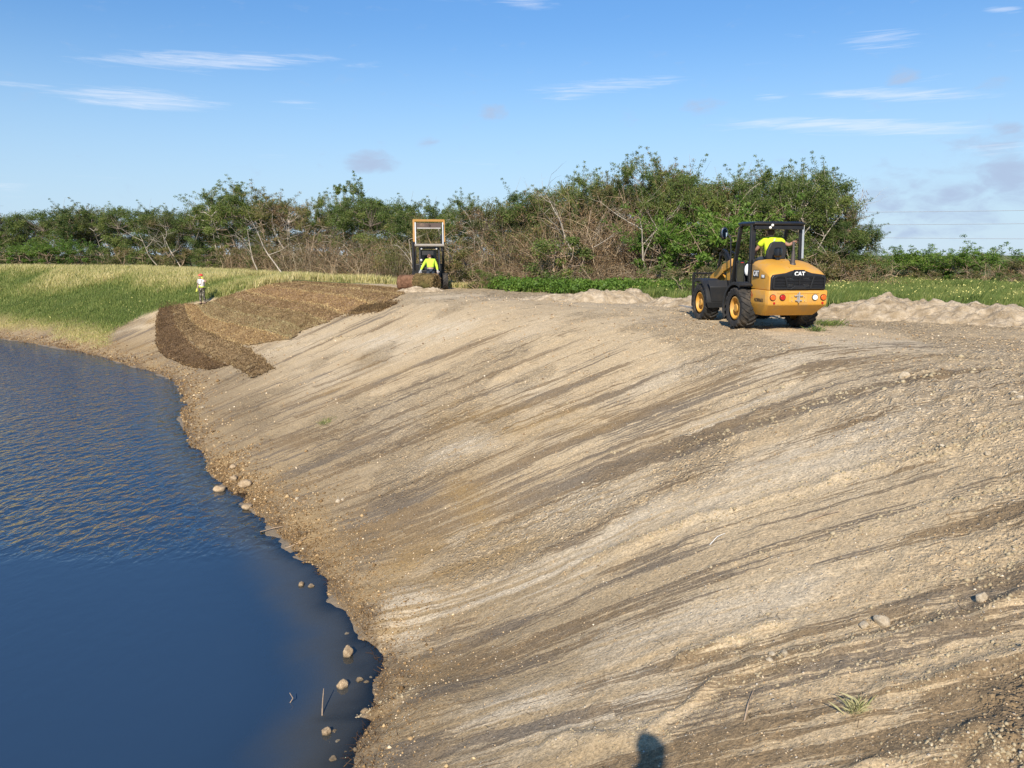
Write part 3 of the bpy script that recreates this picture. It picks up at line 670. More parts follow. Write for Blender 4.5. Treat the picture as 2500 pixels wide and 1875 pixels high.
GL = 'trees of the wood behind the grassy bank'; GM = 'trees behind the skid steer and the brown turf'; GR = 'trees of the near clump beside the wheel loader'
T = [ # kind, bearing, distance, height, width factor, label, group
 ('dome1', -12, 84, 8.4, 1.2, 'rounded dark green tree at the left edge of the photo', GL), ('dome2', 22, 88, 7.6, 1.1, 'low rounded tree second from the left edge of the wood', GL),
 ('dome1', 45, 84, 7.0, 1.15, 'dense dark green tree just left of the first dip in the skyline', GL), ('dome3', 78, 82, 7.4, 1.0, 'bushy tree right of the first dip in the left skyline', GL),
 ('sparse', 88, 86, 8.0, 1.1, 'thin pale-twigged crown sticking up in the left part of the wood', GL), ('dome2', 104, 84, 7.8, 1.1, 'broad olive tree behind the middle of the left bank', GL),
 ('plume1', 118, 83, 7.6, 1.0, 'feathery tree with pale limbs between two broad trees on the left', GL), ('dome1', 137, 81, 7.2, 1.1, 'dark full tree behind the fallen pale limbs on the left', GL),
 ('dome3', 160, 79, 7.1, 1.0, 'rounded tree above the leaning pale trunks left of the worker', GL), ('dome2', 183, 77, 7.0, 1.05, 'olive tree just left of the worker in the red hard hat', GL),
 ('dome1', 205, 76, 6.9, 1.0, 'dark tree straight behind the worker in the red hard hat', GL),
 ('plume1', 232, 73, 8.8, 1.1, 'tall tufted tree rising above the skyline right of the standing worker', GM), ('dome3', 250, 72, 7.4, 1.0, 'leafy tree on the right shoulder of the tall tufted tree', GM),
 ('plume2', 279, 70, 8.1, 1.25, 'tall airy tree with twiggy brown top above the brown turf', GM), ('draped', 297, 68, 6.8, 1.0, 'olive tree below the twiggy brown top', GM),
 ('plume2', 318, 66, 6.9, 1.0, 'small feathery tree in the dip above the brown turf', GM), ('plume1', 336, 64, 7.0, .8, 'slim green plume left of the tallest thin trunk', GM),
 ('tall', 353, 63, 8.1, .9, 'lone slender tree with a bare stem and small tufted head', GM), ('dome1', 368, 61, 6.5, 1.0, 'glossy vine-covered dome right of the slender tree', GM),
 ('dome1', 392, 59, 6.3, 1.0, 'dense green dome two trees left of the skid steer', GM), ('dome3', 414, 57, 5.9, 1.0, 'green tree directly behind the raised arms of the skid steer', GM),
 ('dome2', 434, 54, 5.0, .9, 'lowest green tree in the notch right of the skid steer', GM),
 ('plume1', 463, 46, 5.6, .8, 'feathery tree at the left end of the near clump', GR), ('draped', 482, 45, 5.0, .9, 'olive leafy tree above the reddish brush', GR), ('dome2', 505, 44, 5.3, .95, 'dark green tree with small sprigs on its top', GR),
 ('dome3', 530, 43, 5.5, .9, 'green tree over the brown thicket in the middle of the photo', GR), ('dome2', 556, 42, 6.0, .9, 'olive tree behind the long leaning white limb', GR),
 ('plume1', 583, 41, 6.5, .8, 'green crown with drooping sprays above the white limbs', GR), ('plume2', 612, 40, 6.6, .9, 'airy tree with wispy top left of the highest tree', GR),
 ('plume1', 640, 39, 7.0, .85, 'tree with feathery top next to the highest tree', GR), ('plume2', 662, 39, 7.1, .85, 'highest feathery tree of the whole skyline', GR), ('dome3', 690, 38, 5.9, .9, 'full green tree right below the highest feathery top', GR),
 ('draped', 716, 38, 5.7, .8, 'yellowish olive tree left of the loader roof', GR), ('plume1', 741, 37, 6.3, .85, 'drooping feathery tree above the loader mirror', GR), ('dome1', 768, 36, 5.5, .85, 'dark tree behind the loader cab', GR),
 ('plume1', 797, 36, 6.4, .9, 'tree with sweeping plumes above the right end of the loader roof', GR), ('dome1', 812, 36, 5.5, .9, 'dark glossy tree right of the loader roof', GR), ('plume2', 834, 36, 4.5, .9, 'loose leafy tree at the right end of the near clump', GR),
 ('dome3', 846, 35, 3.5, .9, 'low bushy tree under the right end of the near clump', GR),
]
for k, px, D, H, w, lab, g in T: plant(k, px, D, H * (1.0 if k[:4] == 'dome' else .96) * (.93 if px < 215 else 1), lab, g, wide=w * 1.0)
# the wood goes on behind: a second row
ORD = ('first second third fourth fifth sixth seventh eighth ninth tenth eleventh twelfth thirteenth fourteenth fifteenth sixteenth seventeenth eighteenth nineteenth twentieth '
       'twenty-first twenty-second twenty-third twenty-fourth twenty-fifth twenty-sixth twenty-seventh twenty-eighth twenty-ninth thirtieth thirty-first thirty-second thirty-third thirty-fourth').split()
back = ['dome1', 'dome2', 'dome2', 'dome3']
for i, (px, D, H) in enumerate([(-30, 92, 8), (5, 95, 7.6), (34, 93, 7.2), (62, 92, 6.6), (92, 91, 7.2), (125, 90, 7.2), (150, 88, 6.8), (176, 86, 6.7), (198, 84, 6.8), (222, 82, 7.2), (243, 80, 7.4),
        (268, 78, 7.2), (290, 76, 7.0), (312, 74, 6.2), (332, 72, 6.3), (360, 70, 6.6), (384, 68, 6.5), (408, 65, 6.1), (428, 62, 5.2), (450, 58, 5.2), (470, 52, 5.3), (498, 50, 5.3), (522, 50, 5.8), (548, 49, 6.0), (575, 48, 6.4), (600, 47, 6.6), (628, 46, 6.8),
        (652, 45, 6.6), (680, 44, 6.5), (706, 43, 5.8), (732, 43, 6.0), (756, 42, 6.2), (785, 41, 6.3), (812, 41, 6.2)]):
    plant(back[i % 4], px, D, H * (.92 if px < 215 else 1), 'second-row tree half hidden by the front row, %s from the left end of the wood' % ORD[i], 'second row of trees behind the tree line', wide=1.05)
# understorey and brush in front of the trees
SH = [('shrub1', 8, 80, 3.2, 'dark green bush at the foot of the wood, left edge of the photo'), ('shrub3', 30, 79, 2.7, 'bright green bush left of the low bright hedge'), ('shrub3', 52, 78, 2.7, 'bright bush in the low hedge at the foot of the left wood'),
 ('shrub3', 83, 77, 3.0, 'single bright green bush under the left wood'), ('shrub1', 106, 77, 2.6, 'dark bush right of the single bright one'), ('shrub2', 130, 76, 2.6, 'olive bush below the fallen pale limbs'), ('shrub1', 152, 75, 2.7, 'dark green bush between the leaning pale trunks'),
 ('shrub2', 180, 73, 2.5, 'dull bush just left of the worker'), ('shrub1', 210, 71, 2.5, 'dark bush just right of the worker'), ('shrub2', 235, 69, 2.5, 'olive bush at the right end of the grass bank top'), ('shrub1', 262, 67, 2.7, 'dark bush at the foot of the slim forked white tree'),
 ('shrub2', 290, 64, 2.4, 'olive bush left of the tan thicket'), ('shrub2', 400, 52, 2.2, 'low dull bush left of the sod rolls'), ('shrub2', 458, 40.5, 2.4, 'round olive bush right of the skid steer wheel'), ('shrub1', 479, 38, 1.2, 'small dark bush at the road edge right of the skid steer'),
 ('shrub1', 556, 36, 3.0, 'dark blue-green bush standing alone before the tan thicket'), ('shrub1', 500, 37.5, 1.1, 'very low dark bush at the left end of the bright vines'), ('shrub2', 690, 29.5, 1.5, 'weedy bush beside the small sand heaps'), ('shrub1', 655, 33, 1.5, 'low green bush behind the small sand heaps'),
 ('shrub3', 672, 36, 3.4, 'tall light green bush left of the loader forks'), ('shrub3', 700, 35.5, 4.0, 'tall glossy bush behind the loader fork guard'), ('shrub1', 722, 35, 3.4, 'dark leafy bush behind the loader mirror'), ('shrub1', 790, 34, 2.6, 'dark bush seen through the loader cab'),
 ('shrub2', 815, 34, 2.2, 'olive bush right of the loader hood'), ('shrub2', 838, 34, 1.9, 'tangled bush right of the loader grille'), ('shrub2', 868, 36, 1.6, 'low bush in the gap between the near clump and the right hedge'),
 ('shrub2', 885, 44, 2.5, 'left bush of the low hedge at the right'), ('shrub3', 905, 43, 2.75, 'light green bush with an upright tip in the right hedge'), ('shrub3', 928, 42, 2.8, 'twin-tipped light bush in the right hedge'), ('shrub1', 948, 42, 2.5, 'darker bush in the middle of the right hedge'),
 ('shrub3', 968, 40, 2.9, 'tallest light green bush of the right hedge'), ('shrub1', 990, 39, 2.45, 'dark bush near the right end of the hedge'), ('shrub2', 1008, 38, 2.5, 'olive bush by the right edge of the photo'), ('shrub3', 1030, 38, 2.6, 'light bush cut by the right edge of the photo'),
 ('shrub2', 920, 39.5, 1.5, 'small front bush below the twin-tipped bush'), ('shrub2', 962, 37.5, 1.4, 'small front bush below the tallest bush of the right hedge'), ('shrub1', 1003, 36, 1.5, 'small dark front bush near the right edge'), ('shrub2', 893, 47, 2.3, 'dull bush behind the left end of the right hedge'),
 ('shrub1', 940, 47, 2.5, 'bush behind the middle of the right hedge'), ('shrub1', 1018, 44, 2.6, 'bush behind the right end of the hedge')]
for k, px, D, H, lab in SH:
    plant(k, px, D, H * (.70 if px > 870 else .9), lab, 'bushes along the foot of the trees' if px < 870 else 'bushes of the low hedge at the right', 'bush', wide=1.15 if px < 870 else 1.5)
TGL = [('tan1', 242, 68, 3.0, 'grey-brown brush under the tall tufted tree', .2, 1.1), ('mix', 275, 66, 3.6, 'brown and green thicket left of the tan thicket', .8, 1.2), ('tan2', 300, 62, 3.6, 'tan thicket above the left part of the brown turf', 0, 1.1),
 ('tan1', 325, 59, 4.0, 'tall tan thicket below the dip in the skyline', 0, 1.2), ('tan2', 352, 56, 3.8, 'tan thicket under the slender lone tree', 2.9, 1.2), ('tan1', 378, 53, 3.4, 'brown brush two clumps left of the skid steer', .4, 1.1), ('mix', 400, 50, 3.2, 'green-brown brush just left of the skid steer', 1.5, 1.1),
 ('mix', 440, 46, 3.4, 'brush with pale stems right behind the skid steer', 2, 1.0), ('tan2', 470, 43, 3.3, 'brown thicket right of the skid steer', 0, 1.0), ('tan1', 500, 41, 3.6, 'reddish brown thicket above the left end of the vines', 0, 1.0), ('tan2', 525, 40, 4.0, 'rust brown thicket right of the reddish one', 3, 1.0),
 ('mix', 548, 40, 4.2, 'mixed brush behind the lone dark bush', 0, 1.0), ('tan1', 580, 38.5, 5.0, 'tall tan tangle under the long white limb', .3, .9), ('tan2', 605, 38, 5.2, 'tallest tan tangle in the middle of the near clump', 0, .9), ('tan1', 632, 37.5, 4.6, 'pale stemmed tangle right of the tallest tangle', 3.0, .9),
 ('tan2', 655, 40, 6.2, 'dry brown vines hanging below the highest feathery tree', 1, .7), ('low', 512, 38, 1.7, 'low rusty brush at the back of the bright vines', 0, 1), ('low', 585, 36, 1.6, 'straw coloured brush behind the vines', 0, 1.1), ('low', 620, 35.5, 1.8, 'blond dry brush left of the tall light bush', 3, 1.1),
 ('low', 650, 35, 1.5, 'dry stalks behind the small sand heaps', 1, 1), ('tan2', 785, 37, 5.4, 'red-brown dead crown above the loader roof', 0, .6), ('low', 845, 33.5, 1.7, 'grey-brown fallen brush right of the loader', 0, 1), ('low', 1000, 36.5, 1.5, 'dead brush pile in front of the right hedge', 0, 1),
 ('tan1', 716, 37, 5.0, 'dry yellow-brown stems left of the loader roof', 0, .5), ('mix', 745, 35.5, 3.4, 'leafy tangle seen between the loader posts', 0, .8)]
for k, px, D, H, lab, rz, w in TGL: tangle(k, px, D, H, lab, 'dead brush tangled along the tree line', rz, w)
BL = [('b5', 168, 74.5, 5.4, 'pale dead tree fallen to the left, behind the bank left of the worker', 0), ('b2', 188, 73.5, 5.6, 'pale leaning trunk closest to the worker', 0), ('b3', 178, 74, 4.6, 'smaller pale trunk crossing the fallen one', .5), ('b3', 262, 64, 5.0, 'slim forked white tree left of the tan thicket', 0),
 ('b2', 288, 60, 5.6, 'white leaning limb above the left tan thicket', .3), ('b4', 309, 61, 5.2, 'tan upright bare tree in the tan thicket', 0), ('b3', 420, 45, 3.6, 'thin bare stems leaning behind the skid steer', 0), ('b2', 470, 40, 2.8, 'small grey bare stem right of the skid steer', .2),
 ('b2', 600, 37.2, 6.2, 'long white limb leaning left from the middle of the near clump', 0), ('b5', 660, 36.4, 5.6, 'big bleached limb reaching left across the near clump', 0), ('b4', 575, 37.5, 5.4, 'tan bare tree below the left end of the bleached limb', 0), ('b1', 622, 37, 4.6, 'pale stems fanning out in the tall tan tangle', 0),
 ('b3', 640, 36.8, 4.2, 'pale upright bare tree left of the tall light bush', 2.9), ('b1', 770, 34.2, 4.8, 'pinkish bare limb rising behind the loader roof', 0), ('b1', 806, 33.5, 2.6, 'white bare branch spreading right of the loader exhaust', -.1), ('b4', 718, 36, 5.2, 'bare fork with tan bark left of the loader roof', 0), ('b1', 800, 36.5, 5.9, 'bare twigs poking above the right end of the clump', 0)]
for k, px, D, H, lab, rz in BL: bare(k, px, D, H, lab, rz=rz)

# ------------------------------------------------------------------ grass
def blades(name, pts, zs, h, w, tone, mat, lean=.35, rg=R):
    n = len(pts); a = rg.random(n) * 6.283; l = rg.normal(size=(n, 2)) * lean * h[:, None] * .6
    l[:, 0] += .10 * h
    ca, sa = np.cos(a) * w * .5, np.sin(a) * w * .5
    V = np.empty((n, 4, 3))
    V[:, 0] = np.stack([pts[:, 0] - ca, pts[:, 1] - sa, zs], 1); V[:, 1] = np.stack([pts[:, 0] + ca, pts[:, 1] + sa, zs], 1)
    V[:, 2] = np.stack([pts[:, 0] + ca * .7 + l[:, 0] * .45, pts[:, 1] + sa * .7 + l[:, 1] * .45, zs + h * .62], 1)
    V[:, 3] = np.stack([pts[:, 0] + l[:, 0], pts[:, 1] + l[:, 1], zs + h], 1)
    F = (np.arange(n) * 4)[:, None] + np.array([0, 1, 2, 0, 2, 3])
    me = mesh_np(name, V.reshape(-1, 3), F.ravel(), 3, mat); attr_f(me, 'tone', np.repeat(tone, 4)); return me
ML_GRASS = leaf_mat('grass_blades', [(0, (.065, .105, .028)), (.35, (.145, .205, .055)), (.6, (.27, .30, .10)), (.8, (.48, .44, .22)), (1, (.64, .57, .34))], trans=.3)
def sample(n, x0, x1, y0, y1, power=0):
    u = R.random(n); Y = (y0 ** (1 - power) + u * (y1 ** (1 - power) - y0 ** (1 - power))) ** (1 / (1 - power)) if power else y0 + u * (y1 - y0)
    return x0(Y) + R.random(n) * (x1(Y) - x0(Y)), Y
def bank_grass():
    X, Y = sample(420000, lambda y: -.78 * y, lambda y: -.05 * y, 38, 98, 1.6)
    Z, d, s = ground_z(X, Y, True, True); g = grass_mask(X, Y, d, s)
    keep = (R.random(len(X)) < g) & (d < 24) & (s > 24) & ~((d > 10.3) & (d < 12.6) & (s < 47))
    X, Y, Z, d, s = [a[keep] for a in (X, Y, Z, d, s)]
    sw = fbm(X * .22 + Y * .05, Y * .30, 3, 201); sw2 = fbm(X * .9, Y * .9, 3, 203)
    cr = sstep(6.0, 9.6, d + (sw - .5) * 7.5)
    dry = sstep(3.4, 1.6, d + (sw2 - .5) * 2)
    h = .16 + .20 * sw2 + .42 * cr * (.6 + .6 * R.random(len(X))) - .10 * dry
    h = np.where(d > 13, h * .5, h) * .85
    tone = .28 + .32 * (sw2 - .3) + .50 * cr * (.65 + .5 * R.random(len(X))) + .42 * dry + .10 * R.normal(size=len(X))
    me = blades('bank_grass', np.stack([X, Y], 1), Z - .03, np.clip(h, .08, 1), .020 + .018 * R.random(len(X)), np.clip(tone, 0, 1), ML_GRASS)
    tag(add_obj('grass', me), 'green grass with pale seed heads covering the far bank left of the turf', 'grass', kind='stuff')
    k = R.random(len(X)) < .0035 * (d < 9); n = int(k.sum())
    V, F, Tn = leaves(np.stack([X[k], Y[k], Z[k] + h[k] * .8], 1), np.full(n, .1), 3, .045, rg=R, elong=1.1)
    me = mesh_np('bank_flowers', V, F, 4, MAT_FLOWER); tag(add_obj('wildflowers', me), 'tiny pale yellow flowers scattered through the green bank', 'flowers', kind='stuff')
MAT_FLOWER = paint('flower_yellow', (.72, .66, .22), .6)
def meadow():
    X, Y = sample(360000, lambda y: -.24 * y, lambda y: .78 * y, 15, 60, 1.5)
    Z, d, s = ground_z(X, Y, True, True); g = grass_mask(X, Y, d, s)
    keep = (R.random(len(X)) < g) & (s < 34) & (d > 13)
    X, Y, Z, d, s = [a[keep] for a in (X, Y, Z, d, s)]
    sw = fbm(X * .4, Y * .4, 3, 211); sw2 = fbm(X * 1.3, Y * 1.3, 3, 213)
    h = .18 + .55 * sw + .14 * R.random(len(X)); h = h * (.5 + .5 * sstep(15, 20, d))
    tone = .24 + .55 * (sw2 - .25) + .10 * R.normal(size=len(X)) + .12 * sstep(6, 2, s)
    me = blades('meadow_grass', np.stack([X, Y], 1), Z - .02, h, .016 + .018 * R.random(len(X)), np.clip(tone, 0, 1), ML_GRASS)
    tag(add_obj('grass', me), 'weedy green grass between the sand heaps and the bushes', 'grass', kind='stuff')
    k = R.random(len(X)) < .05 * sstep(.38, .6, sw) * (X > 4) * .4; n = int(k.sum())
    V, F, Tn = leaves(np.stack([X[k], Y[k], Z[k] + h[k] + .03], 1), np.full(n, .06), 2, .035, rg=R, elong=1.1)
    me = mesh_np('meadow_flowers', V, F, 4, MAT_FLOWER); tag(add_obj('wildflowers', me), 'small yellow flowers in the grass right of the loader', 'flowers', kind='stuff')
    # bright creeping vines behind the small heaps
    cs = []
    for _ in range(520):
        px = R.uniform(495, 700); D = np.interp(px, [495, 560, 640, 700], [36.5, 33.5, 32, 30]) + R.uniform(-.8, 2.6)
        x = (px - 512) / 731 * D; cs.append((x, D, float(ground_z(x, D)[0]) + R.uniform(.05, .5)))
    V, F, Tn = leaves(cs, np.full(len(cs), .45), 60, .11, rg=R, elong=1.5, shape=(1, 1, .5))
    me = mesh_np('vines', V, F, 4, ML_BRIGHT); attr_f(me, 'tone', Tn)
    tag(add_obj('ground_cover', me), 'bright green creeping vines in front of the dry thicket', 'vines', kind='stuff')
bank_grass(); meadow()
# ------------------------------------------------------------------ mesh builder for made things
class MB:
    def __init__(s): s.v = []; s.f = []
    def add(s, vs, fs):
        b = len(s.v); s.v += [tuple(v) for v in vs]; s.f += [tuple(b + i for i in f) for f in fs]; return s
    def hexa(s, p):      # 4 bottom then 4 top, both counter-clockwise from above
        return s.add(p, [(3, 2, 1, 0), (4, 5, 6, 7), (0, 1, 5, 4), (1, 2, 6, 5), (2, 3, 7, 6), (3, 0, 4, 7)])
    def box(s, x0, x1, y0, y1, z0, z1):
        return s.hexa([(x0, y0, z0), (x1, y0, z0), (x1, y1, z0), (x0, y1, z0), (x0, y0, z1), (x1, y0, z1), (x1, y1, z1), (x0, y1, z1)])
    def bar(s, p0, p1, w, h, up=(0, 0, 1)):
        p0 = Vector(p0); p1 = Vector(p1); d = (p1 - p0).normalized(); u = Vector(up)
        if abs(d.dot(u)) > .95: u = Vector((1, 0, 0))
        a = d.cross(u).normalized() * w / 2; b = a.cross(d).normalized() * h / 2
        q = [p0 - a - b, p0 + a - b, p0 + a + b, p0 - a + b]; r = [x + (p1 - p0) for x in q]
        return s.add(q + r, [(3, 2, 1, 0), (4, 5, 6, 7), (0, 1, 5, 4), (1, 2, 6, 5), (2, 3, 7, 6), (3, 0, 4, 7)])
    def cyl(s, p0, p1, r0, r1=None, n=16, caps=True):
        r1 = r0 if r1 is None else r1; p0 = Vector(p0); p1 = Vector(p1); d = (p1 - p0).normalized()
        u = Vector((0, 0, 1)) if abs(d.z) < .9 else Vector((1, 0, 0)); a = d.cross(u).normalized(); b = d.cross(a)
        vs = []
        for P, r in ((p0, r0), (p1, r1)):
            for k in range(n): t = 2 * math.pi * k / n; vs.append(P + a * r * math.cos(t) + b * r * math.sin(t))
        fs = [(k, (k + 1) % n, n + (k + 1) % n, n + k) for k in range(n)]
        if caps: fs += [tuple(range(n))[::-1], tuple(range(n, 2 * n))]
        return s.add(vs, fs)
    def tube(s, pts, r, n=8):
        for a, b in zip(pts[:-1], pts[1:]): s.cyl(a, b, r, n=n)
        for p in pts[1:-1]: s.ball(p, r, 6, 4)
        return s
    def ball(s, c, r, n=12, m=8, sc=(1, 1, 1)):
        vs = []; fs = []
        for i in range(m + 1):
            ph = math.pi * i / m
            for k in range(n):
                t = 2 * math.pi * k / n
                vs.append((c[0] + sc[0] * r * math.sin(ph) * math.cos(t), c[1] + sc[1] * r * math.sin(ph) * math.sin(t), c[2] + sc[2] * r * math.cos(ph)))
        for i in range(m):
            for k in range(n): fs.append((i * n + k, (i + 1) * n + k, (i + 1) * n + (k + 1) % n, i * n + (k + 1) % n))
        return s.add(vs, fs)
    def loft(s, rings, close=True, caps=True):
        n = len(rings[0]); vs = [p for r in rings for p in r]; fs = []
        for i in range(len(rings) - 1):
            for k in range(n if close else n - 1): fs.append((i * n + k, i * n + (k + 1) % n, (i + 1) * n + (k + 1) % n, (i + 1) * n + k))
        if caps: fs += [tuple(range(n))[::-1], tuple(range((len(rings) - 1) * n, len(rings) * n))]
        return s.add(vs, fs)
    def spin(s, prof, c, axis='y', n=40):    # profile of (radius, offset along axis)
        vs = []; fs = []; m = len(prof)
        for k in range(n):
            t = 2 * math.pi * k / n
            for r, o in prof:
                if axis == 'y': vs.append((c[0] + r * math.cos(t), c[1] + o, c[2] + r * math.sin(t)))
                elif axis == 'x': vs.append((c[0] + o, c[1] + r * math.cos(t), c[2] + r * math.sin(t)))
                else: vs.append((c[0] + r * math.cos(t), c[1] + r * math.sin(t), c[2] + o))
        for k in range(n):
            k2 = (k + 1) % n
            for j in range(m - 1): fs.append((k * m + j, k * m + j + 1, k2 * m + j + 1, k2 * m + j))
        return s.add(vs, fs)
    def build(s, name, mat, parent=None, bevel=0.0, smooth=False, seg=2):
        me = bpy.data.meshes.new(name); me.from_pydata(s.v, [], s.f)
        bm = bmesh.new(); bm.from_mesh(me); bmesh.ops.recalc_face_normals(bm, faces=bm.faces); bm.to_mesh(me); bm.free()
        me.materials.append(mat)
        if smooth:
            for p in me.polygons: p.use_smooth = True
            try: me.set_sharp_from_angle(angle=rad(38))
            except Exception: pass
        o = bpy.data.objects.new(name, me); C.objects.link(o)
        if parent is not None: o.parent = parent
        if bevel:
            b = o.modifiers.new('bevel', 'BEVEL'); b.width = bevel; b.segments = seg; b.limit_method = 'ANGLE'; b.angle_limit = rad(30); b.harden_normals = False
        return o
def text_mesh(txt, size, name, mat, parent, origin, xdir, ydir, extrude=.003, bold=.0, squash=1.0):
    cu = bpy.data.curves.new(name, 'FONT'); cu.body = txt; cu.size = size; cu.extrude = extrude; cu.offset = bold; cu.align_x = 'CENTER'; cu.align_y = 'CENTER'; cu.resolution_u = 3
    t = bpy.data.objects.new(name, cu); C.objects.link(t)
    dg = bpy.context.evaluated_depsgraph_get(); me = bpy.data.meshes.new_from_object(t.evaluated_get(dg)); bpy.data.objects.remove(t)
    me.materials.clear(); me.materials.append(mat)
    o = bpy.data.objects.new(name, me); C.objects.link(o); o.parent = parent
    X = Vector(xdir).normalized(); Y = Vector(ydir).normalized(); Z = X.cross(Y)
    M = Matrix((X * squash, Y, Z)).transposed().to_4x4(); M.translation = Vector(origin); o.matrix_local = M
    return o

DUST = (.36, .28, .19)
M_YEL = paint('machine_yellow', (.60, .30, .040), .5, 0, .12, 2.5, DUST, .6, 0, .35)
M_YEL2 = paint('machine_yellow_worn', (.62, .32, .05), .55, 0, .1, 4, DUST, .6)
M_BLK = paint('machine_black', (.010, .010, .011), .42, 0, .3, 4, DUST, .04)
M_BLKG = paint('black_gloss', (.010, .010, .012), .22, 0, .2, 4)
M_RUB = paint('tyre_rubber', (.024, .023, .022), .8, 0, .25, 5, DUST, .26, .3)
M_PLAST = paint('fender_plastic', (.016, .017, .019), .55, 0, .2, 3, DUST, .08)
M_GRILLE = paint('grille_black', (.016, .016, .018), .4, 0, .2, 8)
M_STEEL = paint('worn_steel', (.42, .40, .37), .5, .4, .2, 6, (.25, .15, .08), .5)
M_ALU = paint('pale_metal', (.62, .62, .60), .35, .6, .1, 5)
M_WHITE = paint('white_print', (.85, .85, .83), .5, 0, .02)
M_RED = paint('red_paint', (.45, .03, .02), .35, 0, .1)
M_LRED = paint('red_lens', (.42, .015, .012), .25, 0, .05)
M_LOR = paint('orange_lens', (.75, .13, .02), .2, 0, .05)
M_LWH = paint('white_lens', (.82, .80, .74), .2, 0, .05)
M_SEAT = paint('seat_black', (.025, .025, .028), .6, 0, .2)
M_GLASS_D = paint('dark_window', (.05, .055, .045), .12, 0, .2, 3, DUST, .3)

def lug_tyre(mb, c, R_, W_, n=20, side=1):
    prof = [(R_ * .62, -W_ * .44), (R_ * .72, -W_ * .50), (R_ * .88, -W_ * .49), (R_ * .935, -W_ * .42), (R_ * .945, 0), (R_ * .935, W_ * .42), (R_ * .88, W_ * .49), (R_ * .72, W_ * .50), (R_ * .62, W_ * .44)]
    mb.spin(prof, c, 'y', 48)
    for k in range(n):
        for sgn in (-1, 1):
            a0 = 2 * math.pi * (k + (.5 if sgn > 0 else 0)) / n
            # chevron lug from the centre line to the shoulder
            P = []
            for (yy, aa, r0, r1, wd) in ((0.02 * sgn, 0.0, .94, 1.0, .20), (.30 * sgn, .12, .94, 1.0, .19), (.50 * sgn, .26, .90, .965, .22), (.515 * sgn, .30, .78, .84, .2)):
                a = a0 - aa * 1.15
                w = wd * .32
                ring = []
                for rr, q in ((r0, -w), (r0, w), (r1, w * .7), (r1, -w * .7)):
                    t = a + q; ring.append((c[0] + R_ * rr * math.cos(t), c[1] + yy * W_, c[2] + R_ * rr * math.sin(t)))
                P.append(ring)
            mb.loft(P)
def loader_wheel(parent, x, y, side):
    c = (x, y, .47); o = side
    rim = MB(); rim.spin([(.30, -.17 * o), (.30, .02 * o), (.275, .13 * o), (.27, .165 * o), (.245, .17 * o), (.235, .13 * o), (.215, .05 * o), (.12, .035 * o), (.0, .035 * o)], c, 'y', 36)
    w = rim.build('wheel', M_YEL2, parent, 0, True)
    t = MB(); lug_tyre(t, c, .49, .40); t.build('tyre', M_RUB, w, 0, True)
    h = MB(); h.cyl((x, y + .03 * o, .47), (x, y + .15 * o, .47), .105, .09, 20)
    for k in range(8): a = k * math.pi / 4; h.cyl((x + .165 * math.cos(a), y + .035 * o, .47 + .165 * math.sin(a)), (x + .165 * math.cos(a), y + .06 * o, .47 + .165 * math.sin(a)), .016, n=8)
    h.build('hub', M_YEL2, w, .004, True)
def fender(parent, x, y0, y1, a0, a1, r=.57, drop=0.0, flare=0):
    rings = []
    for k in range(15):
        a = rad(a0 + (a1 - a0) * k / 14); rr = r * (1 + flare * abs(k - 7) / 7)
        px, pz = x + rr * math.cos(a), .47 + rr * math.sin(a)
        qx, qz = x + (rr + .03) * math.cos(a), .47 + (rr + .03) * math.sin(a)
        rings.append([(px, y0, pz), (px, y1, pz), (px, y1 + .0, pz), (qx, y1, qz), (qx, y0, qz)])
    mb = MB(); mb.loft([[r_[0], r_[1], r_[3], r_[4]] for r_ in rings])
    # outer lip
    lip = []
    for k in range(15):
        a = rad(a0 + (a1 - a0) * k / 14); rr = r * (1 + flare * abs(k - 7) / 7) + .032
        f = lambda q: (x + q * math.cos(a), .47 + q * math.sin(a))
        p = f(rr); q = f(rr - .07); lip.append([(p[0], y1 + .001, p[1]), (p[0], y1 + .018, p[1]), (q[0], y1 + .018, q[1]), (q[0], y1 + .001, q[1])])
    mb.loft(lip)
    return mb
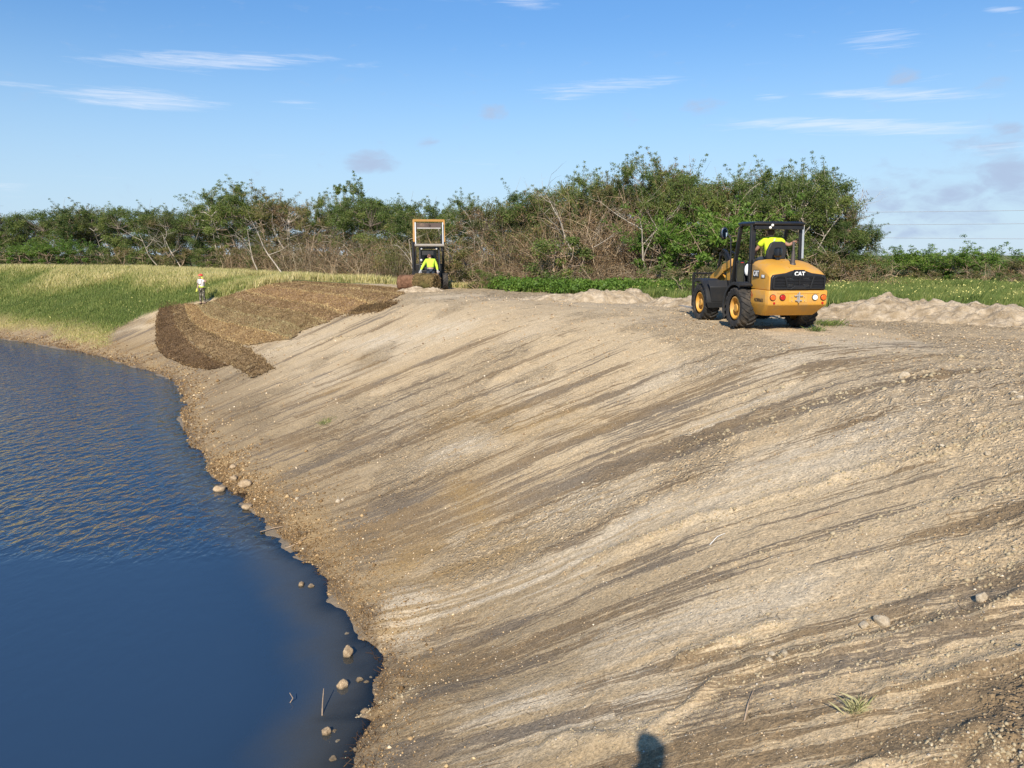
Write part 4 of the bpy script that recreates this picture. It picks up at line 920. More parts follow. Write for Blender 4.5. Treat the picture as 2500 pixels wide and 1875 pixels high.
def wheel_loader():
    t = empty('wheel_loader', (6.20, 17.55, float(ground_z(6.2, 17.5, False)[0]) + .0), 0, 'yellow compact wheel loader with black open canopy, seen from behind on the graded crest', 'wheel loader')
    t.rotation_euler = (0, 0, rad(90 + 8))
    P = t
    # counterweight
    cw = MB()
    def ring(z, s, xo): return [(-.42, -.74 * s, z), (-1.12 + xo, -.74 * s, z), (-1.20 + xo, -.69 * s, z), (-1.20 + xo, .69 * s, z), (-1.12 + xo, .74 * s, z), (-.42, .74 * s, z)]
    cw.loft([ring(.35, .84, .36), ring(.375, .86, .33), ring(.60, .99, .015), ring(.64, 1, 0), ring(.91, 1, 0), ring(.93, .985, .01)])
    c = cw.build('counterweight', M_YEL, P, .012, True)
    pl = MB(); pl.box(-1.212, -1.199, -.50, .50, .86, .895); pl.box(-1.209, -1.199, -.22, .22, .66, .85); pl.build('hitch_plate', M_YEL2, c, .004)
    hb = MB(); hb.box(-1.235, -1.211, -.035, .035, .68, .86); hb.box(-1.25, -1.211, -.10, .10, .80, .825); hb.box(-1.25, -1.211, -.08, .08, .70, .72); hb.cyl((-1.25, 0, .66), (-1.25, 0, .9), .016, n=10)
    for yy in (-.15, .15):
        for zz in (.70, .78): hb.cyl((-1.225, yy, zz), (-1.21, yy, zz), .012, n=8)
    hb.build('tow_hitch', M_STEEL, c, .004)
    for yy, mm in ((.60, M_LOR), (.37, M_LRED), (-.40, M_LWH), (-.60, M_LOR)):
        b = MB(); b.cyl((-1.216, yy, .775), (-1.198, yy, .775), .072, n=24); base = b.build('tail_light', M_BLK, P, 0, True)
        l = MB(); l.cyl((-1.235, yy, .775), (-1.215, yy, .775), .054, .062, 24); l.build('lens', mm, base, .004, True)
        if mm is M_LOR: base['label'] = 'orange lamp'
    for yy in (.56, -.59):
        b = MB(); b.cyl((-1.212, yy, .60 + .05), (-1.198, yy, .65), .026, n=16); b.build('reflector', M_LRED, P, 0, True)
    hz = MB()
    for k in range(3): hz.hexa([(-.50 - k * .07, .7415, .72), (-.53 - k * .07, .7415, .72), (-.53 - k * .07, .743, .72), (-.50 - k * .07, .743, .72), (-.45 - k * .0, .7415, .89), (-.47 - k * .02, .7415, .89), (-.47 - k * .02, .743, .89), (-.45, .743, .89)])
    hz = MB(); hz.add([(-.45, .7425, .90), (-.53, .7425, .80), (-.53, .7425, .76), (-.45, .7425, .86)], [(0, 1, 2, 3)]); hz.add([(-.45, .7425, .83), (-.51, .7425, .75), (-.51, .7425, .71), (-.45, .7425, .79)], [(0, 1, 2, 3)])
    hz.build('warning_stripes', M_RED, c)
    text_mesh('NZ800653', .105, 'lettering', M_BLK, c, (-.83, .7435, .70), (-1, 0, 0), (0, 0, 1), .001, .0022, .92)
    # hood
    hd = MB(); rings = []
    for x, hw, zt, zs in ((-1.13, .655, 1.30, 1.22), (-1.10, .665, 1.345, 1.25), (-1.00, .668, 1.415, 1.29), (-.85, .665, 1.475, 1.335), (-.65, .655, 1.53, 1.40), (-.42, .64, 1.575, 1.45), (-.18, .625, 1.60, 1.50)):
        rings.append([(x, -hw, .935), (x, -hw, zs), (x, -hw * .93, zs + (zt - zs) * .52), (x, -hw * .78, zt - (zt - zs) * .10), (x, -hw * .45, zt + .008), (x, 0, zt + .016), (x, hw * .45, zt + .008), (x, hw * .78, zt - (zt - zs) * .10), (x, hw * .93, zs + (zt - zs) * .52), (x, hw, zs), (x, hw, .935)])
    hd.loft(rings); hood = hd.build('hood', M_YEL, P, .012, True)
    rs = MB(); rs.loft([[(-1.02, -.12, 1.40), (-1.02, .12, 1.40), (-1.02, .15, 1.43), (-1.02, -.15, 1.43)], [(-.55, -.10, 1.54), (-.55, .10, 1.54), (-.55, .12, 1.575), (-.55, -.12, 1.575)]]); rs.build('hood_rib', M_YEL, hood, .01)
    for sgn in (1,):
        b = MB(); b.box(-.62, -.34, .655, .664, 1.20, 1.37); bd = b.build('badge', M_BLK, hood, .003)
        bd.data.materials[0] = M_BLK
        text_mesh('CAT', .17, 'lettering', M_WHITE, hood, (-.48, .668, 1.285), (-1, 0, 0), (0, 0, 1), .002, .004, .78)
        b = MB(); b.box(-.93, -.74, .663, .671, 1.19, 1.27); b.build('badge', M_BLK, hood, .003)
        text_mesh('908', .088, 'lettering', M_WHITE, hood, (-.835, .674, 1.23), (-1, 0, 0), (0, 0, 1), .002, .003)
    # grille
    g = MB(); g.loft([[(-1.19, -.64, .945), (-1.19, .64, .945), (-1.19, .64, 1.21), (-1.19, .60, 1.27), (-1.19, .30, 1.31), (-1.19, .15, 1.36), (-1.19, -.15, 1.36), (-1.19, -.30, 1.31), (-1.19, -.60, 1.27), (-1.19, -.64, 1.21)][::-1],
                [(-1.13, -.645, .94), (-1.13, .645, .94), (-1.13, .645, 1.215), (-1.13, .605, 1.275), (-1.13, .30, 1.315), (-1.13, .15, 1.365), (-1.13, -.15, 1.365), (-1.13, -.30, 1.315), (-1.13, -.605, 1.275), (-1.13, -.645, 1.215)][::-1]])
    gr = g.build('grille', M_GRILLE, P, .012, True)
    rec = MB(); rec.box(-1.1925, -1.191, -.58, .58, .985, 1.22); rec.build('radiator', paint('radiator_dark', (.03, .028, .026), .5, .3, .4, 12), gr)
    sl = MB()
    for k in range(7):
        z = 1.0 + k * .034; sl.hexa([(-1.215, -.58, z), (-1.194, -.58, z + .012), (-1.194, .58, z + .012), (-1.215, .58, z), (-1.215, -.58, z + .012), (-1.194, -.58, z + .024), (-1.194, .58, z + .024), (-1.215, .58, z + .012)])
    sl.build('louvres', M_GRILLE, gr)
    fr = MB()
    for a, b_ in (((-.60, .975), (.60, .975)), ((.60, .975), (.60, 1.20)), ((.60, 1.20), (.52, 1.245)), ((.52, 1.245), (-.52, 1.245)), ((-.52, 1.245), (-.60, 1.20)), ((-.60, 1.20), (-.60, .975)), ((.27, .975), (.34, 1.24)), ((-.27, .975), (-.34, 1.24)), ((0, 1.0), (0, 1.24))):
        fr.bar((-1.212, a[0], a[1]), (-1.212, b_[0], b_[1]), .035 if a[0] != 0 else .014, .035)
    fr.loft([[(-1.235, y, z) for y, z in ((-.22, .955), (.22, .955), (.10, 1.04), (-.10, 1.04))], [(-1.19, y, z) for y, z in ((-.24, .95), (.24, .95), (.11, 1.05), (-.11, 1.05))]])
    fr.build('grille_frame', M_BLK, gr, .006)
    for yy in (.20, -.18):
        fan = MB()
        for k in range(5): fan.loft([[(-1.1935, yy - .09 + .01 * k, 1.02 + .042 * k), (-1.1935, yy + .07, 1.015 + .042 * k), (-1.1935, yy + .09, 1.03 + .042 * k), (-1.1935, yy - .07, 1.04 + .042 * k)], [(-1.193, yy - .09 + .01 * k, 1.02 + .042 * k), (-1.193, yy + .07, 1.015 + .042 * k), (-1.193, yy + .09, 1.03 + .042 * k), (-1.193, yy - .07, 1.04 + .042 * k)]])
        fan.build('cooler_fins', M_STEEL, gr)
    b = MB(); b.loft([[(-1.205, y, z) for y, z in ((-.14, 1.22), (.14, 1.22), (.17, 1.28), (.12, 1.37), (-.12, 1.37), (-.17, 1.28))], [(-1.17, y, z) for y, z in ((-.15, 1.21), (.15, 1.21), (.18, 1.28), (.13, 1.385), (-.13, 1.385), (-.18, 1.28))]]); b.build('badge', M_BLKG, gr, .005)
    text_mesh('CAT', .125, 'lettering', M_WHITE, gr, (-1.2085, 0, 1.292), (0, -1, 0), (0, 0, 1), .002, .004)
    # exhaust and pre-cleaner
    e = MB(); e.cyl((-.80, -.04, 1.48), (-.80, -.04, 1.53), .075, .06); e.cyl((-.80, -.04, 1.53), (-.80, -.04, 1.80), .052, .036); e.cyl((-.80, -.04, 1.80), (-.78, -.04, 2.0), .027); e.build('exhaust_pipe', paint('exhaust_steel', (.10, .085, .08), .6, .5, .3, 5, (.2, .1, .05), .4), P, 0, True)
    e = MB(); e.cyl((-.36, .10, 1.57), (-.36, .10, 1.66), .05); e.spin([(0, .28), (.05, .275), (.085, .25), (.095, .18), (.09, .09), (.05, .05)], (-.36, .10, 1.60), 'z', 20); e.build('air_precleaner', M_BLKG, P, 0, True)
    # cab frame
    def post(pts, w=.09, name='canopy_post', m=M_BLK):
        b = MB()
        for a, c_ in zip(pts[:-1], pts[1:]): b.bar(a, c_, w, w * .8)
        return b.build(name, m, P, .012)
    post([(-.10, .60, .93), (-.08, .60, 1.5), (-.05, .59, 2.40)], .115)
    post([(-.10, -.60, 1.3), (-.08, -.60, 1.6), (-.05, -.59, 2.40)], .07)
    post([(.90, .60, .95), (.74, .60, 1.7), (.58, .59, 2.38), (.50, .58, 2.42)], .085)
    post([(.90, -.60, .95), (.74, -.60, 1.7), (.58, -.59, 2.38), (.50, -.58, 2.42)], .07)
    b = MB(); b.bar((-.055, -.668, 1.62), (-.03, -.655, 2.36), .07, .05); b.build('lit_post_side', M_ALU, P, .01)  # pale bar paints the sunlit side of the rear right post
    r = MB(); r.loft([[(-.16, -.62, 2.37), (.66, -.62, 2.40), (.66, .62, 2.40), (-.16, .62, 2.37)], [(-.20, -.64, 2.44), (.70, -.64, 2.46), (.70, .64, 2.46), (-.20, .64, 2.44)], [(-.12, -.56, 2.475), (.60, -.56, 2.495), (.60, .56, 2.495), (-.12, .56, 2.475)]])
    roof = r.build('canopy_roof', M_BLK, P, .02, True)
    r = MB(); r.box(-.19, -.10, -.60, .60, 2.29, 2.37); r.build('roof_beam', M_BLK, roof, .01)
    for yy, zz in ((.20, 2.385), (.25, 2.33)):
        l = MB(); l.ball((-.22, yy, zz), .033); l.build('work_light', M_LWH, P, 0, True)
    # platform, cowl, tub
    b = MB(); b.box(-.30, .98, -.56, .56, .74, .95); b.box(-.22, -.04, -.62, .62, .95, 1.60); b.box(.30, .60, .50, .72, .50, .53); b.box(.28, .62, .50, .74, .24, .27); b.bar((.32, .70, .26), (.32, .62, .80), .03, .03); b.bar((.60, .70, .26), (.60, .62, .80), .03, .03)
    b.build('cab_tub', M_BLK, P, .01)
    b = MB(); b.box(.98, 1.02, -.5, .5, .95, 1.50); b.box(.80, 1.0, -.2, .2, .95, 1.55); b.build('dash_panel', M_BLK, P, .02)
    b = MB(); b.tube([(.62, .03, 1.62), (.92, .03, 1.35)], .025); b.spin([(.18, -.012), (.19, 0), (.18, .012), (.17, 0), (.18, -.012)], (.62, .03, 1.64), 'z', 24); b.build('steering_wheel', M_BLK, P, 0, True)
    b = MB()
    for a, c_ in (((.15, .63, 1.0), (.52, .63, 1.0)), ((.52, .63, 1.0), (.62, .63, 1.15)), ((.62, .63, 1.15), (.62, .63, 1.55)), ((.62, .63, 1.55), (.22, .63, 1.55)), ((.22, .63, 1.55), (.15, .63, 1.0))): b.bar(a, c_, .03, .03)
    d = b.build('side_guard', M_BLK, P, .006)
    b = MB(); b.box(.22, .58, .624, .634, 1.05, 1.52); b.build('window', M_GLASS_D, d)
    b = MB(); b.ball((.06, .62, 1.36), .10, 14, 10, (.6, .7, 1.4)); b.build('washer_bottle', M_WHITE, P, 0, True)
    b = MB(); b.tube([(.02, .56, 1.7), (.10, .56, 1.55), (.02, .58, 1.2), (-.02, .62, .95)], .018); b.build('handrail', M_BLK, P, 0, True)
    b = MB(); b.tube([(.98, .60, 1.0), (1.02, .64, 2.1), (1.10, .70, 2.25)], .018); b.build('mirror_arm', M_BLK, P, 0, True)
    # mirror
    b = MB(); b.ball((1.12, .78, 2.24), .1, 16, 12, (.35, 1.05, 1.6)); mir = b.build('mirror', M_BLK, P, 0, True)
    m_, t_, b_ = new_mat('mirror_glass'); b_.inputs['Metallic'].default_value = 1; b_.inputs['Roughness'].default_value = .04; b_.inputs['Base Color'].default_value = (.8, .8, .8, 1)
    b = MB(); b.loft([[(1.084 + .0, .78 + .075 * math.cos(k * math.pi / 8), 2.235 + .125 * math.sin(k * math.pi / 8)) for k in range(16)], [(1.080, .78 + .07 * math.cos(k * math.pi / 8), 2.235 + .12 * math.sin(k * math.pi / 8)) for k in range(16)]]); b.build('mirror_glass', m_, mir)
    # seat
    b = MB(); b.loft([[(-.10, -.23, 1.60), (.0, -.23, 1.60), (.0, .23, 1.60), (-.10, .23, 1.60)], [(-.13, -.25, 1.80), (-.03, -.24, 1.80), (-.03, .24, 1.80), (-.13, .25, 1.80)], [(-.16, -.19, 1.98), (-.08, -.18, 1.98), (-.08, .18, 1.98), (-.16, .19, 1.98)], [(-.16, -.11, 2.02), (-.10, -.1, 2.02), (-.10, .1, 2.02), (-.16, .11, 2.02)]])
    b.box(-.05, .45, -.24, .24, 1.42, 1.54); b.box(.0, .40, -.20, .20, .95, 1.42); b.build('seat', M_SEAT, P, .03, True)
    # fenders and wheels
    rf = fender(P, 0, .56, .94, -28, 118, .585).build('fender', M_PLAST, P, 0, True)
    fender(P, 0, -.94, -.56, -28, 118, .585).build('fender', M_PLAST, P, 0, True)
    for sgn in (1, -1):
        y0, y1 = (.50, .97) if sgn > 0 else (-.97, -.50)
        f = fender(P, 2.14, y0, y1, 60, 178, .60)
        # deep mud flap behind the front wheel
        f.loft([[(1.545, y0, .50), (1.515, y0, .50), (1.515, y1, .50), (1.545, y1, .50)], [(1.58, y0 + .03, .36), (1.55, y0 + .03, .36), (1.55, y1 - .05, .36), (1.58, y1 - .05, .36)]])
        f.build('fender', M_PLAST, P, .008, True)
    # angled splash panel seen between the two left wheels
    f = MB(); f.loft([[(1.53, .30, .52), (1.50, .30, .52), (1.50, .86, .52), (1.53, .86, .52)], [(1.50, .28, .90), (1.46, .28, .90), (1.46, .93, .90), (1.50, .93, .90)], [(1.62, .30, 1.04), (1.60, .30, 1.07), (1.60, .95, 1.07), (1.62, .95, 1.04)]]); f.build('splash_panel', M_PLAST, P, .01, True)
    for x in (0, 2.14):
        for y in (.75, -.75): loader_wheel(P, x, y, 1 if y > 0 else -1)
    ch = MB(); ch.cyl((0, -.6, .47), (0, .6, .47), .14); ch.cyl((2.14, -.6, .47), (2.14, .6, .47), .14); ch.box(-.9, .80, -.32, .32, .42, .78); ch.box(1.05, 2.75, -.30, .30, .48, .92); ch.cyl((.92, 0, .35), (.92, 0, .95), .13); ch.build('chassis', M_BLK, P, .01)
    tw = MB()
    for y in (-.27, .27): tw.loft([[(1.35, y - .03, .8), (1.35, y + .03, .8), (2.15, y + .03, .8), (2.15, y - .03, .8)][::-1], [(1.45, y - .03, 1.62), (1.45, y + .03, 1.62), (1.75, y + .03, 1.62), (1.75, y - .03, 1.62)][::-1]])
    tw.build('boom_tower', M_YEL, P, .008)
    bm_ = MB()
    for y in (-.34, .34):
        for a, c_, h in (((1.5, 1.52), (2.05, 1.36), .20), ((2.05, 1.36), (2.78, 1.02), .24), ((2.78, 1.02), (3.16, .56), .20)): bm_.bar((a[0], y, a[1]), (c_[0], y, c_[1]), .06, h)
    bm_.bar((2.5, -.34, 1.12), (2.5, .34, 1.12), .16, .16); boom = bm_.build('boom', M_YEL, P, .012)
    lk = MB(); lk.bar((2.08, .02, 1.34), (2.75, .02, 1.80), .10, .13); lk.bar((2.70, .02, 1.80), (2.98, .02, 1.70), .09, .10); lk.bar((2.95, .02, 1.74), (3.18, .02, 1.10), .06, .08)
    lk.tube([(2.1, .1, 1.5), (2.35, .12, 1.78), (2.6, .12, 1.86), (2.8, .1, 1.75)], .022); lk.tube([(2.0, -.06, 1.5), (2.25, -.06, 1.74), (2.55, -.06, 1.82)], .022); lk.build('tilt_linkage', M_BLK, P, .01)
    rc = MB(); rc.cyl((2.02, .18, 1.50), (2.58, .22, 1.22), .062); rc.cyl((2.02, -.18, 1.50), (2.58, -.2, 1.22), .05); rc.build('hydraulic_cylinder', M_RED, P, 0, True)
    # fork carriage and tines
    fc = MB()
    for y in (-.66, .66): fc.bar((3.26, y, .30), (3.26, y, 1.22), .07, .05)
    for z in (.36, .62, 1.2): fc.bar((3.26, -.66, z), (3.26, .66, z), .05, .05 if z > 1 else .09)
    car = fc.build('fork_carriage', M_BLK, P, .006)
    gg = MB()
    for k in range(1, 12): gg.bar((3.27, -.66 + k * .11, .64), (3.27, -.66 + k * .11, 1.19), .016, .016)
    for z in (.78, .92, 1.06): gg.bar((3.275, -.65, z), (3.275, .65, z), .016, .016)
    gg.build('load_guard', M_BLK, car)
    for y in (-.42, .58):
        f = MB(); f.loft([[(3.30, y - .06, .20), (3.36, y - .06, .20), (3.36, y + .06, .20), (3.30, y + .06, .20)], [(3.30, y - .06, .66), (3.33, y - .06, .66), (3.33, y + .06, .66), (3.30, y + .06, .66)]]); f.loft([[(3.30, y - .06, .20), (3.30, y - .06, .25), (3.30, y + .06, .25), (3.30, y + .06, .20)], [(4.45, y - .05, .225), (4.45, y - .05, .235), (4.45, y + .05, .235), (4.45, y + .05, .225)]]); f.build('fork_tine', M_STEEL, P, .004)
    return t
LOADER = wheel_loader()

# ------------------------------------------------------------------ skid steer with raised arms, facing the camera
def skid_wheel(P, x, y, s):
    c = (x, y, .40)
    r = MB(); r.spin([(.22, -.12 * s), (.22, .1 * s), (.2, .12 * s), (.17, .04 * s), (0, .04 * s)], c, 'x' if False else 'y', 24); w = r.build('wheel', M_YEL2, P, 0, True)
    t = MB(); lug_tyre(t, c, .41, .28, 16); t.build('tyre', M_RUB, w, 0, True)
def skid_steer():
    x, y, z = at(430.5, 38.3)
    t = empty('skid_steer', (x, y, z), rad(-90 + 8), 'skid steer with yellow lift arms raised high above its black cab behind the sod rolls', 'skid steer')
    P = t   # local x is forward (towards the camera), y is to the machine's left (image right)
    for xx in (.45, -.55):
        for s in (1, -1): skid_wheel(P, xx, s * .78, s)
    b = MB(); b.box(-1.1, .62, -.58, .58, .28, .95); b.box(-1.25, -.6, -.70, .70, .45, 1.25); b.build('body', M_BLK, P, .03)
    b = MB(); b.box(-1.28, -1.0, -.72, .72, .5, 1.2); b.build('engine_door', M_YEL, P, .03)
    cb = MB()
    for s in (1, -1): cb.bar((.55, s * .50, .9), (.42, s * .48, 2.05), .09, .08); cb.bar((-.65, s * .48, 1.2), (-.6, s * .48, 2.05), .08, .08); cb.bar((.05, s * .50, .9), (.05, s * .49, 2.05), .03, .5)
    cb.box(-.65, .50, -.52, .52, 2.03, 2.12); cab = cb.build('cab', M_BLK, P, .015)
    b = MB(); b.box(-.62, -.60, -.42, .42, 1.3, 1.98); b.build('rear_window', M_GLASS_D, cab)
    b = MB(); b.box(.42, .44, -.38, .20, 1.72, 1.92); b.build('visor', M_PLAST, cab)
    b = MB(); b.box(-.30, .15, -.26, .26, .95, 1.10); b.box(-.35, -.25, -.25, .25, 1.05, 1.65); b.build('seat', M_SEAT, P, .03)
    for yy in (.36, -.40):
        l = MB(); l.ball((.50, yy, 2.03), .055); l.build('work_light', M_LWH, P, 0, True)
    b = MB(); b.box(.50, .60, -.14, .06, 1.0, 1.25); b.build('control_console', M_ALU, P, .02)
    for c_, r_ in (((.5, -.42, 1.45), .08), ((.52, -.40, 1.15), .06)): b = MB(); b.ball(c_, r_); b.build('joystick', M_ALU, P, 0, True)
    up = MB(); lo = MB()
    for s in (1, -1):
        yy = s * .76
        up.bar((-1.0, yy, 1.9), (-.45, yy, 2.9), .12, .18); up.bar((-.45, yy, 2.9), (.25, yy, 3.42), .12, .18); up.bar((.22, yy, 3.46), (.50, yy, 2.35), .10, .16)
        lo.bar((-1.05, yy, .8), (-1.0, yy, 2.0), .12, .22); lo.bar((-.9, yy, 1.0), (-.4, yy, 2.6), .07, .08)
    up.bar((.25, -.80, 3.44), (.25, .80, 3.44), .12, .12); up.build('lift_arms', paint('arm_yellow_dull', (.40, .20, .035), .6, 0, .15, 3, DUST, .5), P, .015)
    lo.build('arm_supports', M_BLK, P, .01)
    for q in (((.50, -.84, .75), (.50, -.84, 2.42)), ((.50, .62, 1.9), (.50, .62, 2.75))): lo = MB(); lo.bar(q[0], q[1], .10, .12); lo.build('lift_cylinder', M_BLK, P, .01)
    hose = MB(); hose.tube([(.52, -.70, .9), (.58, -.72, 1.5), (.54, -.70, 2.2)], .02); hose.tube([(.52, -.74, 1.0), (.60, -.68, 1.7), (.54, -.72, 2.4)], .02); hose.build('hydraulic_hoses', M_BLK, P, 0, True)
    pl = MB(); pl.hexa([(.40, -.66, 3.02), (.56, -.66, 3.02), (.56, .62, 3.02), (.40, .62, 3.02), (.36, -.66, 3.32), (.42, -.66, 3.32), (.42, .62, 3.32), (.36, .62, 3.32)]); pl.box(.55, .60, -.06, .04, 3.0, 3.3); plate = pl.build('attachment_plate', paint('rusty_plate', (.075, .05, .04), .7, .2, .4, 5, (.3, .2, .12), .5), P, .01)
    q = MB(); q.box(.57, .62, -.60, .58, 3.02, 3.08); q.build('cutting_edge', M_STEEL, plate)
    for s in (-.69, .69): fr = MB(); fr.bar((.50, s, 3.34), (.62, s, 2.20), .06, .06); fr.build('unroller_arm', M_ALU, P, .008)
    fr = MB(); fr.cyl((.64, -.74, 2.20), (.64, .74, 2.20), .075); fr.build('roller_bar', paint('roller_grey', (.30, .27, .23), .6, .2, .2, 6), P, 0, True)
    return t
skid_steer()
SOD_LINES=[
[(-23.98, 50.01), (-21.74, 44.56), (-19.09, 39.35), (-14.49, 33.86)] ,
[(-22.8, 49.21), (-20.14, 43.89), (-17.04, 38.82), (-12.56, 32.32)] ,
[(-22.8, 49.21), (-20.14, 43.89), (-17.04, 38.82), (-12.56, 32.32), (-10.2, 28.29)] ,
[(-21.42, 47.91), (-18.87, 43.07), (-12.82, 34.87), (-9.26, 28.24)] ,
[(-20.17, 46.81), (-17.89, 43.19), (-12.6, 36.72), (-9.91, 32.63)] ,
[(-19.0, 46.48), (-16.38, 42.86), (-11.84, 37.28), (-9.67, 33.55)] ,
[(-18.05, 46.71), (-14.93, 42.6), (-10.86, 37.47), (-8.48, 33.29)] ,
[(-16.89, 46.55), (-13.27, 41.99), (-9.8, 37.41), (-7.9, 33.82)] ,
[(-15.54, 46.92), (-12.3, 42.69), (-8.14, 36.88), (-5.78, 32.32)] ,
[(-14.49, 47.05), (-11.25, 43.17), (-7.25, 37.53), (-5.18, 34.0)] ,
[(-13.91, 47.74), (-11.13, 45.07), (-7.86, 41.05), (-5.18, 36.29)] ,
]
# ------------------------------------------------------------------ turf strips laid over the far part of the slope
def line_pts(P, n):
    c = catmull([tuple(p) for p in P], 12); L = np.concatenate([[0], np.cumsum(np.linalg.norm(np.diff(c, axis=0), axis=1))])
    t = np.linspace(0, L[-1], n); return np.stack([np.interp(t, L, c[:, 0]), np.interp(t, L, c[:, 1])], 1)
def turf_mat(name, a, b_, c):
    m, t, b = new_mat(name); P = t.pos()
    n1 = t.noise(P, 5, 6, .7); n2 = t.noise(P, 1.1, 4, .6)
    col = t.mix(t.ramp(n1, .35, .65), a, b_); col = t.mix(t.math('MULTIPLY', t.ramp(n2, .5, .7), .6), col, c)
    t.put(b.inputs['Base Color'], col); b.inputs['Roughness'].default_value = .95; b.inputs['Specular IOR Level'].default_value = .1
    t.put(b.inputs['Normal'], t.bump(n1, .9, .08)); return m
MT_DARK = turf_mat('turf_dark', (.095, .060, .031), (.175, .110, .058), (.22, .15, .08))
MT_MID = turf_mat('turf_brown', (.20, .132, .066), (.35, .238, .118), (.40, .295, .15))
MT_RED = turf_mat('turf_reddish', (.20, .124, .069), (.34, .22, .122), (.39, .27, .15))
ML_THATCH = leaf_mat('thatch', [(0, (.045, .028, .014)), (.35, (.14, .090, .045)), (.7, (.32, .22, .11)), (1, (.54, .43, .23))], trans=.1)
def turf_strip(L, Rr, mat, label, lift, tone0, ragged=.35, seed=0, nu=90, nv=11, group='turf strips unrolled side by side on the slope'):
    rg = np.random.default_rng(seed + 900)
    a = line_pts(L, nu); b = line_pts(Rr, nu)
    v = np.linspace(0, 1, nv)
    G_ = a[:, None, :] * (1 - v)[None, :, None] + b[:, None, :] * v[None, :, None]
    # ragged lower end and wandering sides
    d_end = (G_[-1, :] - G_[-2, :]); G_[-1] += d_end * (rg.random((nv, 1)) * ragged * 6); G_[-2] += d_end * .5
    nrm = (b - a); nrm /= np.linalg.norm(nrm, axis=1)[:, None]
    wob = (fbm(np.arange(nu) * .55, np.full(nu, seed * 3.1), 4, seed, .65) - .5) * .34
    G_[:, 0] += nrm * wob[:, None]; G_[:, -1] += nrm * (np.roll(wob, 7))[:, None]
    X = G_[..., 0].ravel(); Y = G_[..., 1].ravel(); Z = ground_z(X, Y)
    cross = np.tile(np.sin(np.pi * np.clip(v, .0, 1)) ** .35, nu)
    th = .010 + lift + .018 * cross + .04 * (fbm(X * 2.5, Y * 2.5, 3, 7 + seed) - .5) * cross
    V = np.stack([X, Y, Z + th], 1); n = len(V)
    i = np.arange(nu - 1)[:, None]; j = np.arange(nv - 1)[None, :]; q = i * nv + j
    F = np.stack([q, q + 1, q + nv + 1, q + nv], -1).reshape(-1, 4)
    # skirt down to the soil
    rim = [k for k in range(nv)] + [k * nv + nv - 1 for k in range(1, nu)] + [(nu - 1) * nv + k for k in range(nv - 2, -1, -1)] + [k * nv for k in range(nu - 2, 0, -1)]
    low = V[rim].copy(); low[:, 2] -= .12 + lift; V = np.vstack([V, low]); m = len(rim)
    S = [(rim[k], rim[(k + 1) % m], n + (k + 1) % m, n + k) for k in range(m)]
    F = np.vstack([F, np.array(S)])
    me = mesh_np('turf_strip', V, F.ravel(), 4, mat, True); o = add_obj('turf_strip', me); tag(o, label, 'turf', group)
    # matted dry grass standing on the strip
    N = 12000; u = rg.random(N) * (nu - 1.001); w = rg.random(N); iu = u.astype(int); fu = (u - iu)[:, None]
    pa = G_[iu, 0] * (1 - fu) + G_[iu + 1, 0] * fu; pb = G_[iu, -1] * (1 - fu) + G_[iu + 1, -1] * fu
    p = pa * (1 - w)[:, None] + pb * w[:, None]
    k_ = rg.random(N) < .22; p[k_] += rg.normal(size=(int(k_.sum()), 2)) * .22     # shed over the edges
    z = ground_z(p[:, 0], p[:, 1]) + .02 + lift
    e = np.exp(-(np.minimum(w, 1 - w) / .09) ** 2)
    pt = fbm(p[:, 0] * 1.2, p[:, 1] * 1.2, 3, seed)
    bl = blades('thatch', p, z, .015 + .05 * rg.random(N), .03 + .02 * rg.random(N), np.clip(tone0 + .35 * (pt - .5) + .16 * rg.normal(size=N) + .28 * e * (tone0 > .2), 0, 1), ML_THATCH, .9, rg)
    tb = add_obj('thatch', bl, o); tb['kind'] = 'stuff'
SL = SOD_LINES
SL.append([(-21.42, 47.91), (-18.87, 43.07), (-15.9, 39.0), (-12.74, 34.92)])
STR = [(0, 1, MT_DARK, 'darkest turf strip, nearest the water, with its end above the shore', .22), (2, 3, MT_MID, 'long brown turf strip beside the darkest one, reaching furthest down the photo', .30), (11, 4, MT_MID, 'third turf strip from the water, ending at the pale bare soil', .45),
       (4, 5, MT_MID, 'straw coloured turf strip in the middle of the slope', .55), (5, 6, MT_MID, 'brown turf strip running from just below the worker', .42), (6, 7, MT_RED, 'turf strip above the middle of the laid turf', .40), (7, 8, MT_RED, 'wide turf strip along the upper slope', .42),
       (8, 9, MT_RED, 'turf strip second from the crest', .40), (9, 10, MT_RED, 'topmost turf strip, ending beside the sod rolls', .38)]
for k, (i, j, m_, lab, tn) in enumerate(STR): turf_strip(SL[i], SL[j], m_, lab, .004 * k * .5, tn + (.16 if k > 1 else .02), seed=k)
turf_strip([(-7.4, 33.2), (-6.5, 32.1), (-5.6, 31.2)], [(-7.0, 33.9), (-6.0, 32.9), (-5.0, 31.8)], MT_RED, 'short loose piece of turf lying below the sod rolls', .02, .3, seed=20, nu=24, nv=7, ragged=.2)

